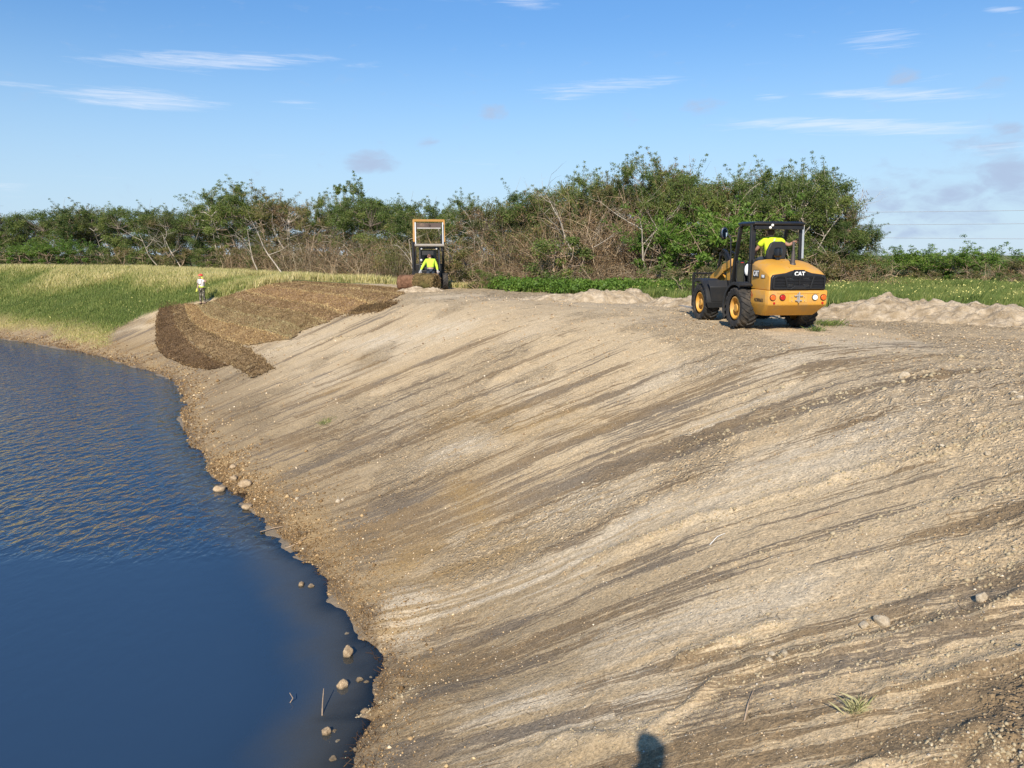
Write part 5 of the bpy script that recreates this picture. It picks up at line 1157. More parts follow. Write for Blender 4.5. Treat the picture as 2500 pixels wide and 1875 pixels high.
# ------------------------------------------------------------------ sod rolls
def sod_roll(loc, L, r, rz, label, mat, seed, messy):
    rg = np.random.default_rng(seed); nu, nv = 30, 40
    V = []; x = np.linspace(-L / 2, L / 2, nu); t = np.linspace(0, 2 * math.pi, nv, endpoint=False)
    X, T_ = np.meshgrid(x, t, indexing='ij')
    endr = np.clip(1 - (np.abs(X) / (L / 2)) ** 10 * .16, .5, 1)
    rr = r * endr * (1 + (.12 if messy else .05) * (fbm(X * 4 + seed, T_ * 1.6, 3, seed) - .5)); rr = rr * (1 - .05 * np.cos(T_ * 1 + .6))
    V = np.stack([X, rr * np.cos(T_), rr * .94 * np.sin(T_) + r * .90], -1).reshape(-1, 3)
    F = []
    for i in range(nu - 1):
        for j in range(nv): F.append((i * nv + j, i * nv + (j + 1) % nv, (i + 1) * nv + (j + 1) % nv, (i + 1) * nv + j))
    # coiled ends: rings stepping inwards
    V = [tuple(v) for v in V]
    for side, base in ((-1, 0), (1, (nu - 1) * nv)):
        prev = list(range(base, base + nv))
        for k in range(1, 8):
            off = side * (.03 if k % 2 else -.01); q = []
            for j in range(nv):
                b_ = V[base + j]; f = 1 - k / 8 + .02 * math.sin(j * .7 + k); q.append(len(V)); V.append((b_[0] + off + side * .01 * math.sin(j * 1.3 + k), b_[1] * f, (b_[2] - r * .9) * f + r * .9))
            for j in range(nv): F.append((prev[j], prev[(j + 1) % nv], q[(j + 1) % nv], q[j]))
            prev = q
        c = len(V); V.append((side * L / 2, 0, r * .9))
        for j in range(nv): F.append((prev[j], prev[(j + 1) % nv], c, c))
    F4 = [f for f in F if f[2] != f[3]]; me = bpy.data.meshes.new('sod_roll'); me.from_pydata(V, [], F4 + [f[:3] for f in F if f[2] == f[3]])
    bm = bmesh.new(); bm.from_mesh(me); bmesh.ops.recalc_face_normals(bm, faces=bm.faces); bm.to_mesh(me); bm.free()
    for p in me.polygons: p.use_smooth = True
    me.materials.append(mat); o = add_obj('sod_roll', me, None, loc); o.rotation_euler = (0, 0, rz); tag(o, label, 'sod roll', 'sod rolls in front of the skid steer')
    N = 5200 if messy else 2600; th = rg.random(N) * 2 * math.pi; xx = (rg.random(N) - .5) * L
    c = np.stack([xx, r * .97 * np.cos(th), r * .91 * np.sin(th) + r * .9], 1); k = int(N * .3); c[:k, 0] = L / 2 * np.sign(rg.random(k) - .3); fr_ = rg.random(k) ** .5; c[:k, 1] *= fr_; c[:k, 2] = (c[:k, 2] - r * .9) * fr_ + r * .9
    lv = leaves(c, np.full(N, .045 if messy else .02), 1, .10 if messy else .05, rg=rg, elong=6, tone_c=np.clip(.55 + .3 * rg.normal(size=N), 0, 1) if messy else np.clip(.35 + .12 * rg.normal(size=N), 0, 1))
    th_ = add_obj('loose_fibres', leaf_mesh('fibres', [lv], ML_THATCH if messy else leaf_mat('root_fibres', [(0, (.12, .07, .04)), (.5, (.20, .12, .07)), (1, (.30, .19, .12))], trans=0)), o); th_['kind'] = 'stuff'
M_SODR = turf_mat('sod_roll_soil', (.11, .058, .034), (.23, .125, .075), (.28, .165, .10))
M_SODG = turf_mat('sod_roll_grass', (.05, .038, .016), (.18, .13, .055), (.11, .11, .035))
gx, gy, gz = at(412, 36.6); sod_roll((gx, gy, gz - .03), 1.25, .42, rad(-6), 'smooth reddish brown sod roll on the left', M_SODR, 3, False)
gx, gy, gz = at(427, 36.1); sod_roll((gx, gy, gz - .03), 1.10, .46, rad(-22), 'shaggy sod roll with grassy outside and visible coiled end', M_SODG, 4, True)

# ------------------------------------------------------------------ loose heaps of spoil
def heap(name, cx, cy, a, b, h, rz, label, seed, cat='sand heap', group='heaps of sandy spoil along the back of the crest'):
    n = 90; u = np.linspace(-1.25, 1.25, n); U, W = np.meshgrid(u, u); r = np.hypot(U, W)
    X = cx + a * U * math.cos(rz) - b * W * math.sin(rz); Y = cy + a * U * math.sin(rz) + b * W * math.cos(rz)
    rr = r * (1 + .5 * (fbm(X * .9, Y * .9, 3, seed) - .5)); prof = np.clip(1 - rr, 0, 1)
    H = h * (1 - (1 - prof) ** 1.9) * (1 if True else 0)
    H = H * (1 + 1.1 * (fbm(X * 1.7, Y * 1.7, 4, seed + 5) - .5)) + (.12 + .1 * h) * (fbm(X * 5, Y * 5, 3, seed + 9, .7) - .5) * (prof > 0)
    G_ = ground_z(X.ravel(), Y.ravel()).reshape(X.shape); Z = np.where(prof > 0, G_ + H, G_ - .15) - .02
    V = np.stack([X, Y, Z], -1).reshape(-1, 3); i = np.arange(n - 1)[:, None]; j = np.arange(n - 1)[None, :]; q = i * n + j
    F = np.stack([q, q + 1, q + n + 1, q + n], -1).reshape(-1, 4); keep = (prof.ravel()[F] > 0).any(1)
    me = mesh_np(name, V, F[keep].ravel(), 4, MAT_HEAP, True); o = add_obj(name, me); tag(o, label, cat, group); return o
def heap_mat():
    m, t, b = new_mat('spoil_sand'); P = t.pos()
    n1 = t.noise(P, 3.2, 5, .65); n2 = t.noise(P, 15, 5, .7); vd = t.voro(P, 13)
    col = t.mix(t.ramp(n1, .35, .68), (.34, .26, .165), (.55, .45, .32)); col = t.mix(t.math('MULTIPLY', t.ramp(t.noise(P, 1.3, 6, .7), .56, .66), .6), col, (.20, .145, .085))
    col = t.mix(1.0, col, t.mix(n2, (.68, .68, .68), (1.3, 1.3, 1.3)), 'MULTIPLY'); col = t.mix(t.ramp(vd, .16, .09, 0, .6), col, (.66, .58, .45))
    t.put(b.inputs['Base Color'], col); b.inputs['Roughness'].default_value = .95; b.inputs['Specular IOR Level'].default_value = .2
    t.put(b.inputs['Normal'], t.bump(t.math('ADD', n2, t.math('MULTIPLY', n1, .8)), .9, .06)); return m
MAT_HEAP = heap_mat()
HE = [(558, 28.6, 1.3, .9, .32, 'small low sand heap, leftmost of the heaps'), (598, 27.0, 1.55, 1.0, .72, 'tall rounded pale sand heap in front of the vines'), (628, 27.6, 1.0, .9, .62, 'pale sand heap touching the tall rounded one'), (668, 25.2, 1.0, .7, .34, 'little sand heap left of the loader forks'),
      (690, 24.6, 1.1, .8, .45, 'sand heap behind the loader fork tips'), (846, 20.6, 1.6, 1.1, .50, 'sand heap just right of the loader counterweight'), (884, 20.4, 2.0, 1.3, .80, 'highest lumpy heap right of the loader'), (930, 19.8, 1.8, 1.2, .62, 'broad lumpy heap in the right half of the spoil bank'),
      (975, 19.2, 1.8, 1.2, .60, 'lumpy heap near the right edge of the photo'), (1020, 18.4, 1.9, 1.3, .58, 'heap cut by the right edge of the photo')]
for k, (px, D, a, b_, h, lab) in enumerate(HE):
    x, y, z = at(px, D); heap('sand_heap', x, y, a, b_, h * .70, rad(-15), lab, 300 + k * 7)
heap('soil_clod', *at(421, 35.2)[:2], 1.3, .55, .22, rad(-10), 'low ridge of crumbled soil just below the sod rolls', 390, 'soil ridge', None)

# ------------------------------------------------------------------ stones
def rock_mesh(seed, squash=.75):
    rg = np.random.default_rng(seed); bm = bmesh.new(); bmesh.ops.create_icosphere(bm, subdivisions=3, radius=.5)
    ph = rg.random(9) * 6; pl = rg.normal(size=(11, 3)); pl /= np.linalg.norm(pl, axis=1)[:, None]; pd = .26 + .16 * rg.random(11)
    for v in bm.verts:
        p = np.array(v.co)
        for q, d in zip(pl, pd):
            s_ = p @ q - d
            if s_ > 0: p -= q * s_ * .95
        n = .05 * math.sin(9 * p[0] + ph[0]) + .03 * math.sin(11 * p[1] + ph[1]) + .025 * math.sin(17 * p[2] + ph[2] + 6 * p[0]) + .012 * math.sin(31 * p[1] + ph[3] + 23 * p[2])
        p *= (1 + n * 1.6); v.co = (p[0], p[1], p[2] * squash)
    me = bpy.data.meshes.new('rock'); bm.to_mesh(me); bm.free()
    for p in me.polygons: p.use_smooth = True
    return me
def stone_mat(name, a, b_):
    m, t, b = new_mat(name); P = t.obj(); oi = t.node('ShaderNodeObjectInfo')
    n = t.noise(P, 4, 6, .65); col = t.mix(t.ramp(n, .35, .65), a, b_); col = t.mix(1.0, col, t.mix(oi.outputs['Random'], (.8, .78, .74), (1.15, 1.15, 1.15)), 'MULTIPLY')
    w = t.node('ShaderNodeSeparateXYZ'); t.l.new(t.pos(), w.inputs[0]); wet = t.ramp(w.outputs[2], WATER_Z + .035, WATER_Z + .005)
    col = t.mix(t.math('MULTIPLY', wet, .7), col, (.07, .055, .03)); t.put(b.inputs['Base Color'], col); b.inputs['Roughness'].default_value = .85
    t.put(b.inputs['Normal'], t.bump(t.noise(P, 14, 6, .7), .7, .04)); return m
MS_TAN = stone_mat('stone_tan', (.30, .21, .12), (.50, .38, .24)); MS_PALE = stone_mat('stone_pale', (.46, .37, .25), (.66, .56, .41))
RM = []
for k in range(6):
    me = rock_mesh(700 + k, .62 + .05 * k); me.materials.append(MS_TAN if k % 2 else MS_PALE); RM.append(me)
def rock(k, x, y, size, label, z=None, rz=None, tall=1.0, group='stones along the water line', cat='stone'):
    g = float(ground_z(x, y)[0]) if z is None else z
    o = add_obj('stone', RM[k], None, (x, y, g + size * (.18 if z is not None else .08) * tall)); o.scale = (size, size * .85, size * tall); o.rotation_euler = (0, 0, rnd.random() * 6 if rz is None else rz); tag(o, label, cat, group)
W0 = WATER_Z - .03
RK = [(0, -11.2, 25.95, .17, 'small pale stone in the water opposite the bend of the far shore', 1), (1, -7.30, 17.55, .34, 'large tan stone standing in the water by the middle of the shore', 1), (3, -6.72, 17.62, .36, 'large tan stone half on the bank beside the one in the water', 1), (5, -7.12, 18.0, .24, 'tan stone above the large stone in the water', .9),
      (1, -6.15, 16.25, .28, 'reddish brown stone at the water edge below the large pair', .8), (3, -7.45, 18.85, .26, 'rounded stone on the bank above the large pair', .9), (3, -3.76, 12.25, .17, 'orange tan stone in the water off the lower shore', 1.1), (1, -3.58, 12.18, .15, 'small orange stone next to the orange tan one', .9),
      (1, -2.42, 9.90, .19, 'upright pointed stone standing in the water near the lower shore', 1.9), (3, -2.32, 9.10, .17, 'upright blunt stone below the pointed one', 1.7), (0, -2.56, 10.54, .12, 'small stone offshore above the pointed stone', .8), (5, -2.12, 9.26, .12, 'rounded stone right of the blunt upright stone', 1),
      (3, -2.02, 9.22, .10, 'brown stone between the blunt stone and the bank', 1), (0, -1.98, 9.33, .10, 'whitish stone on the spit by the blunt upright stone', .8), (1, -2.29, 8.12, .13, 'upright tan stone in the lowest cluster in the water', 1.8), (2, -2.12, 7.97, .10, 'whitish round stone right of the lowest cluster', .9),
      (0, -2.22, 7.96, .08, 'pale stone left of the whitish round one', .8), (3, -2.38, 8.05, .08, 'flat orange stone at the left of the lowest cluster', .6), (5, -2.20, 8.16, .09, 'brown stone behind the upright one of the lowest cluster', .9), (3, -1.9, 8.52, .11, 'brown stone at the edge above the lowest cluster', 1),
      (1, -2.10, 7.66, .12, 'stone at the very bottom of the shore, half in frame', .9), (5, -1.98, 7.78, .07, 'small tan stone in the bottom row', .9), (3, -1.87, 7.82, .08, 'small orange stone at the right of the bottom row', .9)]
for k, x, y, s_, lab, tl in RK: rock(k, x, y, s_, lab, max(float(ground_z(x, y)[0]), W0), None, tl)
RS = [(2, 3.45, 6.30, .20, 'biggest pale boulder on the lower right slope'), (0, 3.28, 6.33, .13, 'pale lump just left of the biggest boulder'), (4, 4.2, 6.1, .15, 'pale boulder right of and above the biggest one'), (0, -3.78, 15.2, .17, 'white stone lying on the slope off the middle shore'), (2, -3.68, 15.22, .11, 'small white stone touching the one off the middle shore'),
      (3, -4.63, 15.6, .16, 'grey-tan stone on the slope near the water'), (4, -4.9, 15.95, .12, 'white stone nearest the water in the middle'), (2, 2.48, 6.42, .09, 'round pale stone in the crumbly ridge, lower slope'), (0, 2.43, 6.32, .08, 'pale stone left of the round one in the ridge'), (4, 2.56, 6.33, .09, 'pale stone right of the round one in the ridge'),
      (2, 6.22, 11.46, .20, 'whitish angular stone on the upper slope under the dark patch'), (0, 5.83, 10.34, .10, 'white stone below the angular one'), (4, 6.26, 9.8, .10, 'white stone right of centre on the upper slope'), (2, 5.1, 9.6, .12, 'pale stone on a ridge of clods, upper right slope'), (0, 5.33, 8.8, .10, 'pale stone above the right dark streak'),
      (4, 5.6, 8.32, .10, 'pale stone beside a dark clod on the right'), (2, 4.05, 9.99, .08, 'lone white stone between two dark streaks'), (0, 6.79, 9.74, .11, 'white stone near the right edge, upper'), (4, 6.72, 9.5, .10, 'white stone near the right edge, lower')]
for k, x, y, s_, lab in RS: rock(k, x, y, s_, lab, group='pale stones lying on the graded slope')

def scatter_stones(name, X, Y, size, mat, label, kind='gravel', sub=None, sink=.25, tone=None):
    """many little faceted stones as one object"""
    Z = ground_z(X, Y); n = len(X); base = np.array([(1, 0, 0), (-.9, .1, 0), (.1, 1, 0), (0, -.95, .1), (.1, .1, .75), (0, 0, -.6)]); fc = np.array([(0, 2, 4), (2, 1, 4), (1, 3, 4), (3, 0, 4), (2, 0, 5), (1, 2, 5), (3, 1, 5), (0, 3, 5)])
    a = R.random(n) * 6.283; jit = 1 + .35 * R.normal(size=(n, 6, 1)) * .5; v = base[None] * jit * size[:, None, None] * .5
    c, s_ = np.cos(a)[:, None], np.sin(a)[:, None]; el = (.8 + .6 * R.random(n))[:, None]
    vx = v[..., 0] * el; vy = v[..., 1]
    V = np.stack([vx * c - vy * s_ + X[:, None], vx * s_ + vy * c + Y[:, None], v[..., 2] + Z[:, None] + (size * (.5 - sink) * .5)[:, None]], -1)
    F = (np.arange(n) * 6)[:, None, None] + fc[None]
    me = mesh_np(name, V.reshape(-1, 3), F.reshape(-1), 3, mat); attr_f(me, 'tone', np.repeat(np.clip(R.random(n) if tone is None else tone, 0, 1), 6))
    tag(add_obj(name, me), label, kind, kind='stuff')
ML_PEB = leaf_mat('pebbles', [(0, (.17, .115, .065)), (.35, (.36, .265, .16)), (.7, (.55, .46, .33)), (1, (.80, .74, .62))], rough=.85, trans=0)
def shore_debris():
    n = 1800; s = np.concatenate([R.uniform(-3, 16, 1200), R.uniform(16, 50, 600)]); cl = sstep(.5, .62, vnoise(s * .9, s * 0, 441)); k = R.random(n) < .15 + .85 * cl; s = s[k]
    P = np.array([shore_pt(a, b) for a, b in zip(s, np.abs(R.normal(.08, .22, len(s))))]); z = np.maximum(ground_z(P[:, 0], P[:, 1]), WATER_Z); segs = []
    for (x, y), zz in zip(P, z):
        a = R.random() * 6.28; L = .04 + .10 * R.random(); segs.append(((x, y, zz), (x + math.cos(a) * L, y + math.sin(a) * L, zz + R.uniform(0, .06)), .004 * max(1, math.hypot(x, y) / 11), .002, R.random() * .8))
    tag(add_obj('root_litter', sticks(segs, ML_DEBRIS, 'shore_debris', 3)), 'dark roots and stalks washed up along the water line', 'litter', kind='stuff')
ML_DEBRIS = leaf_mat('wet_roots', [(0, (.03, .018, .01)), (.6, (.11, .06, .03)), (1, (.30, .20, .10))], .9, trans=0)
def stones():
    # shore gravel
    n = 15000; s = R.uniform(-8, 60, n); s = np.where(R.random(n) < .55, R.uniform(-6, 14, n), s); d = np.abs(R.normal(0, .55, n)) ** 1.1 - .12 + .05
    band = 1 + .9 * (vnoise(s * .8, d * 0, 401) - .4); d = d * band
    P = np.array([shore_pt(a, b) for a, b in zip(s, d)]); dist = np.hypot(P[:, 0], P[:, 1])
    size = (.014 + .030 * R.random(n) ** 2.2) * np.clip(dist / 11, .8, 2.6); size = np.where(R.random(n) < .022, size * 1.6 + .05 * R.random(n), size)
    scatter_stones('shore_gravel', P[:, 0], P[:, 1], size, leaf_mat('shore_pebbles', [(0, (.13, .085, .04)), (.4, (.30, .205, .105)), (.75, (.50, .39, .23)), (1, (.75, .66, .5))], .85, trans=0), 'tan and brown gravel strewn along the water line', tone=.14 + .26 * R.normal(size=n) + .1 * (d > .5))
    # pebbles and crumbs of marl over slope and crest
    n = 30000; y = 3.8 * (34 / 3.8) ** R.random(n); x = R.uniform(-.72, .76, n) * y; dd, ss = shore_sd(x, y)
    cl = fbm(x * .55, y * .55, 3, 411); cs_ = crest_s(x, y); ridge = fbm(cs_ * 1.6, dd * .22, 3, 417)
    dens = sstep(.40, .66, ridge) * .65 + .30 * sstep(.45, .6, cl) + .45 * sstep(3.0, 6.5, x) * sstep(12.5, 7, y) + .08
    k = (dd > .1) & (dd < 17) & (R.random(n) < dens); x, y, dd = x[k], y[k], dd[k]; dist = np.hypot(x, y)
    size = (.009 + .026 * R.random(len(x)) ** 3.5) * np.clip(dist / 9, .75, 3.0)
    scatter_stones('slope_gravel', x, y, size, ML_PEB, 'pale pebbles and crumbs scattered over the graded soil', tone=.42 + .2 * R.normal(size=len(x)))
    # clods along the windrows at the right
    n = 20000; y = 4.2 * (16 / 4.2) ** R.random(n); x = R.uniform(.05, .76, n) * y; dd, ss = shore_sd(x, y); cs_ = crest_s(x, y)
    wr = np.exp(-((fbm(cs_ * .9, dd * .1, 2, 421) - .5) / .018) ** 2) * sstep(.42, .55, fbm(x * .6, y * .6, 2, 423)); k = (dd > 1) & (dd < 11) & (R.random(n) < wr * .9 + .02 * (x > 3))
    x, y = x[k], y[k]; size = (.03 + .06 * R.random(len(x)) ** 2) * np.clip(np.hypot(x, y) / 8, .8, 1.8)
    m = 3600; i_ = R.integers(0, len(RIDGES), m); rd = np.array(RIDGES)[i_]; t_ = R.random(m); rx = rd[:, 0] + (rd[:, 2] - rd[:, 0]) * t_ + .10 * R.normal(size=m); ry = rd[:, 1] + (rd[:, 3] - rd[:, 1]) * t_ + .10 * R.normal(size=m)
    x = np.concatenate([x, rx]); y = np.concatenate([y, ry]); size = np.concatenate([size * .8, (.012 + .05 * R.random(m) ** 4) * np.clip(np.hypot(rx, ry) / 8, .8, 1.8)])
    scatter_stones('soil_clods', x, y, size, leaf_mat('clods', [(0, (.36, .275, .17)), (1, (.55, .44, .29))], .95, trans=0), 'crumbled clods lying in rows down the right of the slope', 'clods', sink=.7)
    # on the heaps and crest: roots, straw, twigs
    n = 5200; y = 4.2 * (40 / 4.2) ** R.random(n); x = R.uniform(-.55, .76, n) * y; dd, ss = shore_sd(x, y); cl = fbm(x * 1.1, y * 1.1, 3, 431)
    k = (dd > .6) & (dd < 17) & (R.random(n) < sstep(.46, .62, cl) * (.35 + .65 * (dd > 9))); x, y, dd = x[k], y[k], dd[k]; z = ground_z(x, y); segs = []
    for X_, Y_, Z_ in zip(x, y, z):
        m = math.hypot(X_, Y_) / 9; L = (.05 + .16 * R.random()) * max(.7, m ** .5); a = R.random() * 6.28; p = np.array([X_, Y_, Z_ + .004]); r_ = .0022 * max(1, m); tn = R.random()
        for q in range(2):
            a += R.normal() * .6; p2 = p + np.array([math.cos(a) * L / 2, math.sin(a) * L / 2, R.uniform(-.004, .022)]); segs.append((p, p2, r_, r_ * .7, tn)); p = p2
    tag(add_obj('root_litter', sticks(segs, leaf_mat('root_litter', [(0, (.05, .035, .022)), (.6, (.17, .115, .065)), (1, (.42, .33, .2))], .9, trans=0), 'root_litter', 3)), 'dry roots and straw littering the graded soil', 'litter', kind='stuff')
stones(); shore_debris()
def stick(p0, p1, r, label, mat=MB_TAN):
    a = np.array(p0, float); b_ = np.array(p1, float); m = (a + b_) / 2 + R.normal(size=3) * .02; me = sticks([(a, m, r, r * .8, .5), (m, b_, r * .8, r * .5, .5)], mat, 'stick', 6); tag(add_obj('stick', me), label, 'stick', 'sticks at the water and on the slope')
def onG(px_x, y, dz=.01): return (px_x, y, max(float(ground_z(px_x, y)[0]), WATER_Z) + dz)
stick(onG(-5.35, 14.75), onG(-4.85, 14.8, .03), .014, 'pale stick lying on the shore below the large stones'); stick(onG(-4.55, 13.85), onG(-4.15, 14.0, .03), .013, 'thin pale stick on the shore further down')
stick((-2.95, 8.75, -4.15), (-2.93, 8.78, -3.98), .007, 'thin reed stub standing in the water'); stick((-2.42, 8.42, -4.15), (-2.47, 8.75, -3.90), .010, 'dark twig poking up from the water')
stick(onG(3.55, 8.4, .01), onG(3.9, 8.3, .03), .010, 'thin dark root on the slope among the streaks'); stick(onG(2.02, 5.75), onG(2.18, 6.02, .05), .009, 'bent twig near the photographer shadow')
stick(onG(2.5, 8.75), onG(2.72, 8.85, .02), .004, 'white stick lying on a dark streak', M_WHITE)
def tuft(x, y, n, h, label, tone, spread=.14):
    rg = np.random.default_rng(5); p = np.array([x, y]) + rg.normal(size=(n, 2)) * spread * .4; z = ground_z(p[:, 0], p[:, 1]); me = blades('grass_tuft', p, z - .01, h * (.5 + .6 * rg.random(n)), np.full(n, .0035), np.clip(tone + .2 * rg.normal(size=n), 0, 1), ML_GRASS, 1.1, rg)
    tag(add_obj('grass_tuft', me), label, 'grass tuft')
tuft(2.80, 5.42, 90, .11, 'spiky half dry grass tuft on the lower right slope', 1.0, .08); tuft(-2.62, 7.62, 160, .13, 'matted dry grass tuft in the water at the bottom of the shore', .8, .12); tuft(6.9, 16.6, 120, .14, 'green weed beside the right rear wheel of the loader', .25, .22); tuft(7.6, 17.6, 260, .16, 'green weed patch right of the loader counterweight', .3, .5)
tuft(-5.2, 19.9, 160, .10, 'thin grass tuft on the slope above the bend of the shore', .6, .25)

# ------------------------------------------------------------------ power lines far beyond the hedge
M_WIRE = paint('wire', (.42, .46, .52), .5, .3)
for k, (zz, zr, lab) in enumerate([(18.4, 19.8, 'highest overhead wire at the right'), (13.2, 14.2, 'middle overhead wire at the right'), (8.6, 8.0, 'lower overhead wire at the right'), (1.9, .9, 'lowest faint overhead wire just above the hedge')]):
    b = MB(); x0, x1 = 95, 330; pts = []
    for q in range(13): t_ = q / 12; pts.append((x0 + (x1 - x0) * t_, 330, zz + 1.7 + (zr - zz) * 2.2 * t_ - 5 * t_ * (1 - t_) * .6))
    for a, c in zip(pts[:-1], pts[1:]): b.cyl(a, c, .12 if k < 3 else .08, n=5, caps=False)
    tag(b.build('power_line', M_WIRE), lab, 'power line', 'overhead wires at the right')

# ------------------------------------------------------------------ people
def skin_obj(name, pts, edges, radii, mat, parent, sub=2, root=0):
    me = bpy.data.meshes.new(name); me.from_pydata([tuple(p) for p in pts], edges, []); o = bpy.data.objects.new(name, me); C.objects.link(o)
    m = o.modifiers.new('skin', 'SKIN'); sv = me.skin_vertices[0].data if me.skin_vertices else None
    if sv is None:
        bpy.context.view_layer.objects.active = o; sv = me.skin_vertices[0].data
    for i, r in enumerate(radii): sv[i].radius = (r, r) if not isinstance(r, tuple) else r; sv[i].use_root = (i == root)
    m.use_smooth_shade = True; s = o.modifiers.new('sub', 'SUBSURF'); s.levels = sub; s.render_levels = sub
    dg = bpy.context.evaluated_depsgraph_get(); ev = bpy.data.meshes.new_from_object(o.evaluated_get(dg)); bpy.data.objects.remove(o)
    ev.materials.clear(); ev.materials.append(mat)
    n = bpy.data.objects.new(name, ev); C.objects.link(n); n.parent = parent; return n
def V3(*a): return np.array(a, float)
def hand(pts, edges, radii, wrist_i, w, direction, side, curl=.5, sc=1.0):
    """palm, four fingers of unequal length and a thumb from the side of the palm"""
    d = np.array(direction, float); d /= np.linalg.norm(d); s = np.array(side, float); s -= d * (s @ d); s /= np.linalg.norm(s); nrm = np.cross(d, s)
    palm = w + d * .055 * sc; pts.append(palm); radii.append((.034 * sc, .022 * sc)); pi = len(pts) - 1; edges.append((wrist_i, pi))
    for k, (off, L) in enumerate(((.030, .072), (.010, .082), (-.010, .076), (-.028, .060))):
        a = palm + d * .035 * sc + s * off * sc; b = a + (d * math.cos(curl * .8) - nrm * math.sin(curl * .8)) * L * .5 * sc; c = b + (d * math.cos(curl * 2) - nrm * math.sin(curl * 2)) * L * .5 * sc
        i = len(pts); pts += [a, b, c]; radii += [.0095 * sc, .0088 * sc, .0075 * sc]; edges += [(pi, i), (i, i + 1), (i + 1, i + 2)]
    a = palm - d * .02 * sc + s * .036 * sc; b = a + (d * .6 + s * .8) * .035 * sc; c = b + d * .03 * sc; i = len(pts); pts += [a, b, c]; radii += [.012 * sc, .0105 * sc, .009 * sc]; edges += [(pi, i), (i, i + 1), (i + 1, i + 2)]
def person(loc, rz, J, label, skin=(.42, .24, .16), shirt=None, trousers=None, sleeve='short', hat=None, gloves=None, vest=False, scale=1.0, lower=None, curl=(.5, .5), hairc=(.06, .04, .03)):
    """J: joint dictionary in metres, facing -y"""
    t = empty('person', loc, rz, label, 'person'); t.scale = (scale,) * 3
    sk = paint('skin', skin, .55, 0, .08, 10)
    n = lambda k: V3(*J[k])
    pts = [n('pelvis'), n('waist'), n('chest'), n('neck0'), n('neck1'), n('head0'), n('head1'), n('head2')]; radii = [(.13, .095), (.115, .082), (.125, .085), (.062, .06), (.056, .058), (.075, .085), (.078, .098), (.055, .07)]
    edges = [(i, i + 1) for i in range(7)]
    f = V3(*J['face']); f = f / np.linalg.norm(f); h = n('head0'); up = n('head2') - n('head0'); up /= np.linalg.norm(up); sd = np.cross(f, up)
    i = len(pts); pts += [h + f * .082 + up * .02, h + f * .108 + up * .005]; radii += [.022, .012]; edges += [(5, i), (i, i + 1)]       # nose
    i = len(pts); pts += [h + f * .075 - up * .055]; radii += [.032]; edges += [(5, i)]                                        # chin
    for s_ in (1, -1): i = len(pts); pts += [h + sd * s_ * .088 + up * .01]; radii += [(.014, .026)]; edges += [(5, i)]     # ears
    for s_, k in ((1, 'l'), (-1, 'r')):
        i = len(pts); pts += [n(k + 'sho'), n(k + 'elb'), n(k + 'wri')]; radii += [.062, .043, .028]; edges += [(2, i), (i, i + 1), (i + 1, i + 2)]
        d = n(k + 'wri') - n(k + 'elb'); d /= np.linalg.norm(d); hand(pts, edges, radii, i + 2, n(k + 'wri'), d, np.cross(d, f) * s_ + .01, curl[0 if k == 'l' else 1], 1.05)
        j = len(pts); pts += [n(k + 'hip'), n(k + 'kne'), n(k + 'ank'), n(k + 'ank') + V3(0, -.12, -.05) if 'ltoe' not in J else n(k + 'toe')]; radii += [.09, .058, .04, .036]; edges += [(0, j), (j, j + 1), (j + 1, j + 2), (j + 2, j + 3)]
    skin_obj('body', pts, edges, radii, sk, t)
    # eyes and mouth
    for s_ in (1, -1): b = MB(); c = h + f * .082 + up * .035 + sd * s_ * .03; b.ball(tuple(c), .011, 8, 6); b.build('eye', M_BLKG, t, 0, True)
    b = MB(); c = h + f * .092 - up * .035; b.ball(tuple(c), .02, 8, 6, (1, .4, .3)); b.build('mouth', paint('lips', (.35, .13, .1), .5), t, 0, True)
    # shirt
    sp = [n('pelvis') * .55 + n('waist') * .45, n('waist'), n('chest'), n('chest') * .25 + n('neck0') * .75]; sr = [(.185, .15), (.185, .145), (.205, .145), (.125, .10)]; se = [(0, 1), (1, 2), (2, 3)]
    for k in ('l', 'r'):
        a, e, w = n(k + 'sho'), n(k + 'elb'), n(k + 'wri'); i = len(sp)
        if sleeve == 'short': sp += [a, a * .35 + e * .65]; sr += [.092, .080]; se += [(2, i), (i, i + 1)]
        else: sp += [a, e, w]; sr += [.092, .070, .050]; se += [(2, i), (i, i + 1), (i + 1, i + 2)]
    sh = skin_obj('shirt', sp, se, sr, shirt, t)
    tp = [n('waist') * .35 + n('pelvis') * .65]; tr = [(.165, .13)]; te = []
    for k in ('l', 'r'): i = len(tp); a = n(k + 'ank'); tp += [n(k + 'hip'), n(k + 'kne'), a + V3(0, 0, .03)]; tr += [.108, .082, .068]; te += [(0, i), (i, i + 1), (i + 1, i + 2)]
    skin_obj('trousers', tp, te, tr, trousers, t)
    for k in ('l', 'r'): a = n(k + 'ank'); tt = n(k + 'toe') if 'ltoe' in J else a + V3(0, -.14, -.05); skin_obj('boot', [a + V3(0, .03, .06), a + V3(0, .02, -.03), tt], [(0, 1), (1, 2)], [.056, .058, .05], M_BOOT, t)
    if gloves:
        for k in ('l', 'r'):
            d = n(k + 'wri') - n(k + 'elb'); d /= np.linalg.norm(d); w = n(k + 'wri'); gp = [w - d * .04, w]; gr_ = [.042, .040]; ge = [(0, 1)]; hand(gp, ge, gr_, 1, w, d, np.cross(d, f) + .01, curl[0 if k == 'l' else 1], 1.22); skin_obj('glove', gp, ge, [(r * 1.15 if not isinstance(r, tuple) else (r[0] * 1.15, r[1] * 1.25)) for r in gr_], gloves, t)
    top = n('head1')
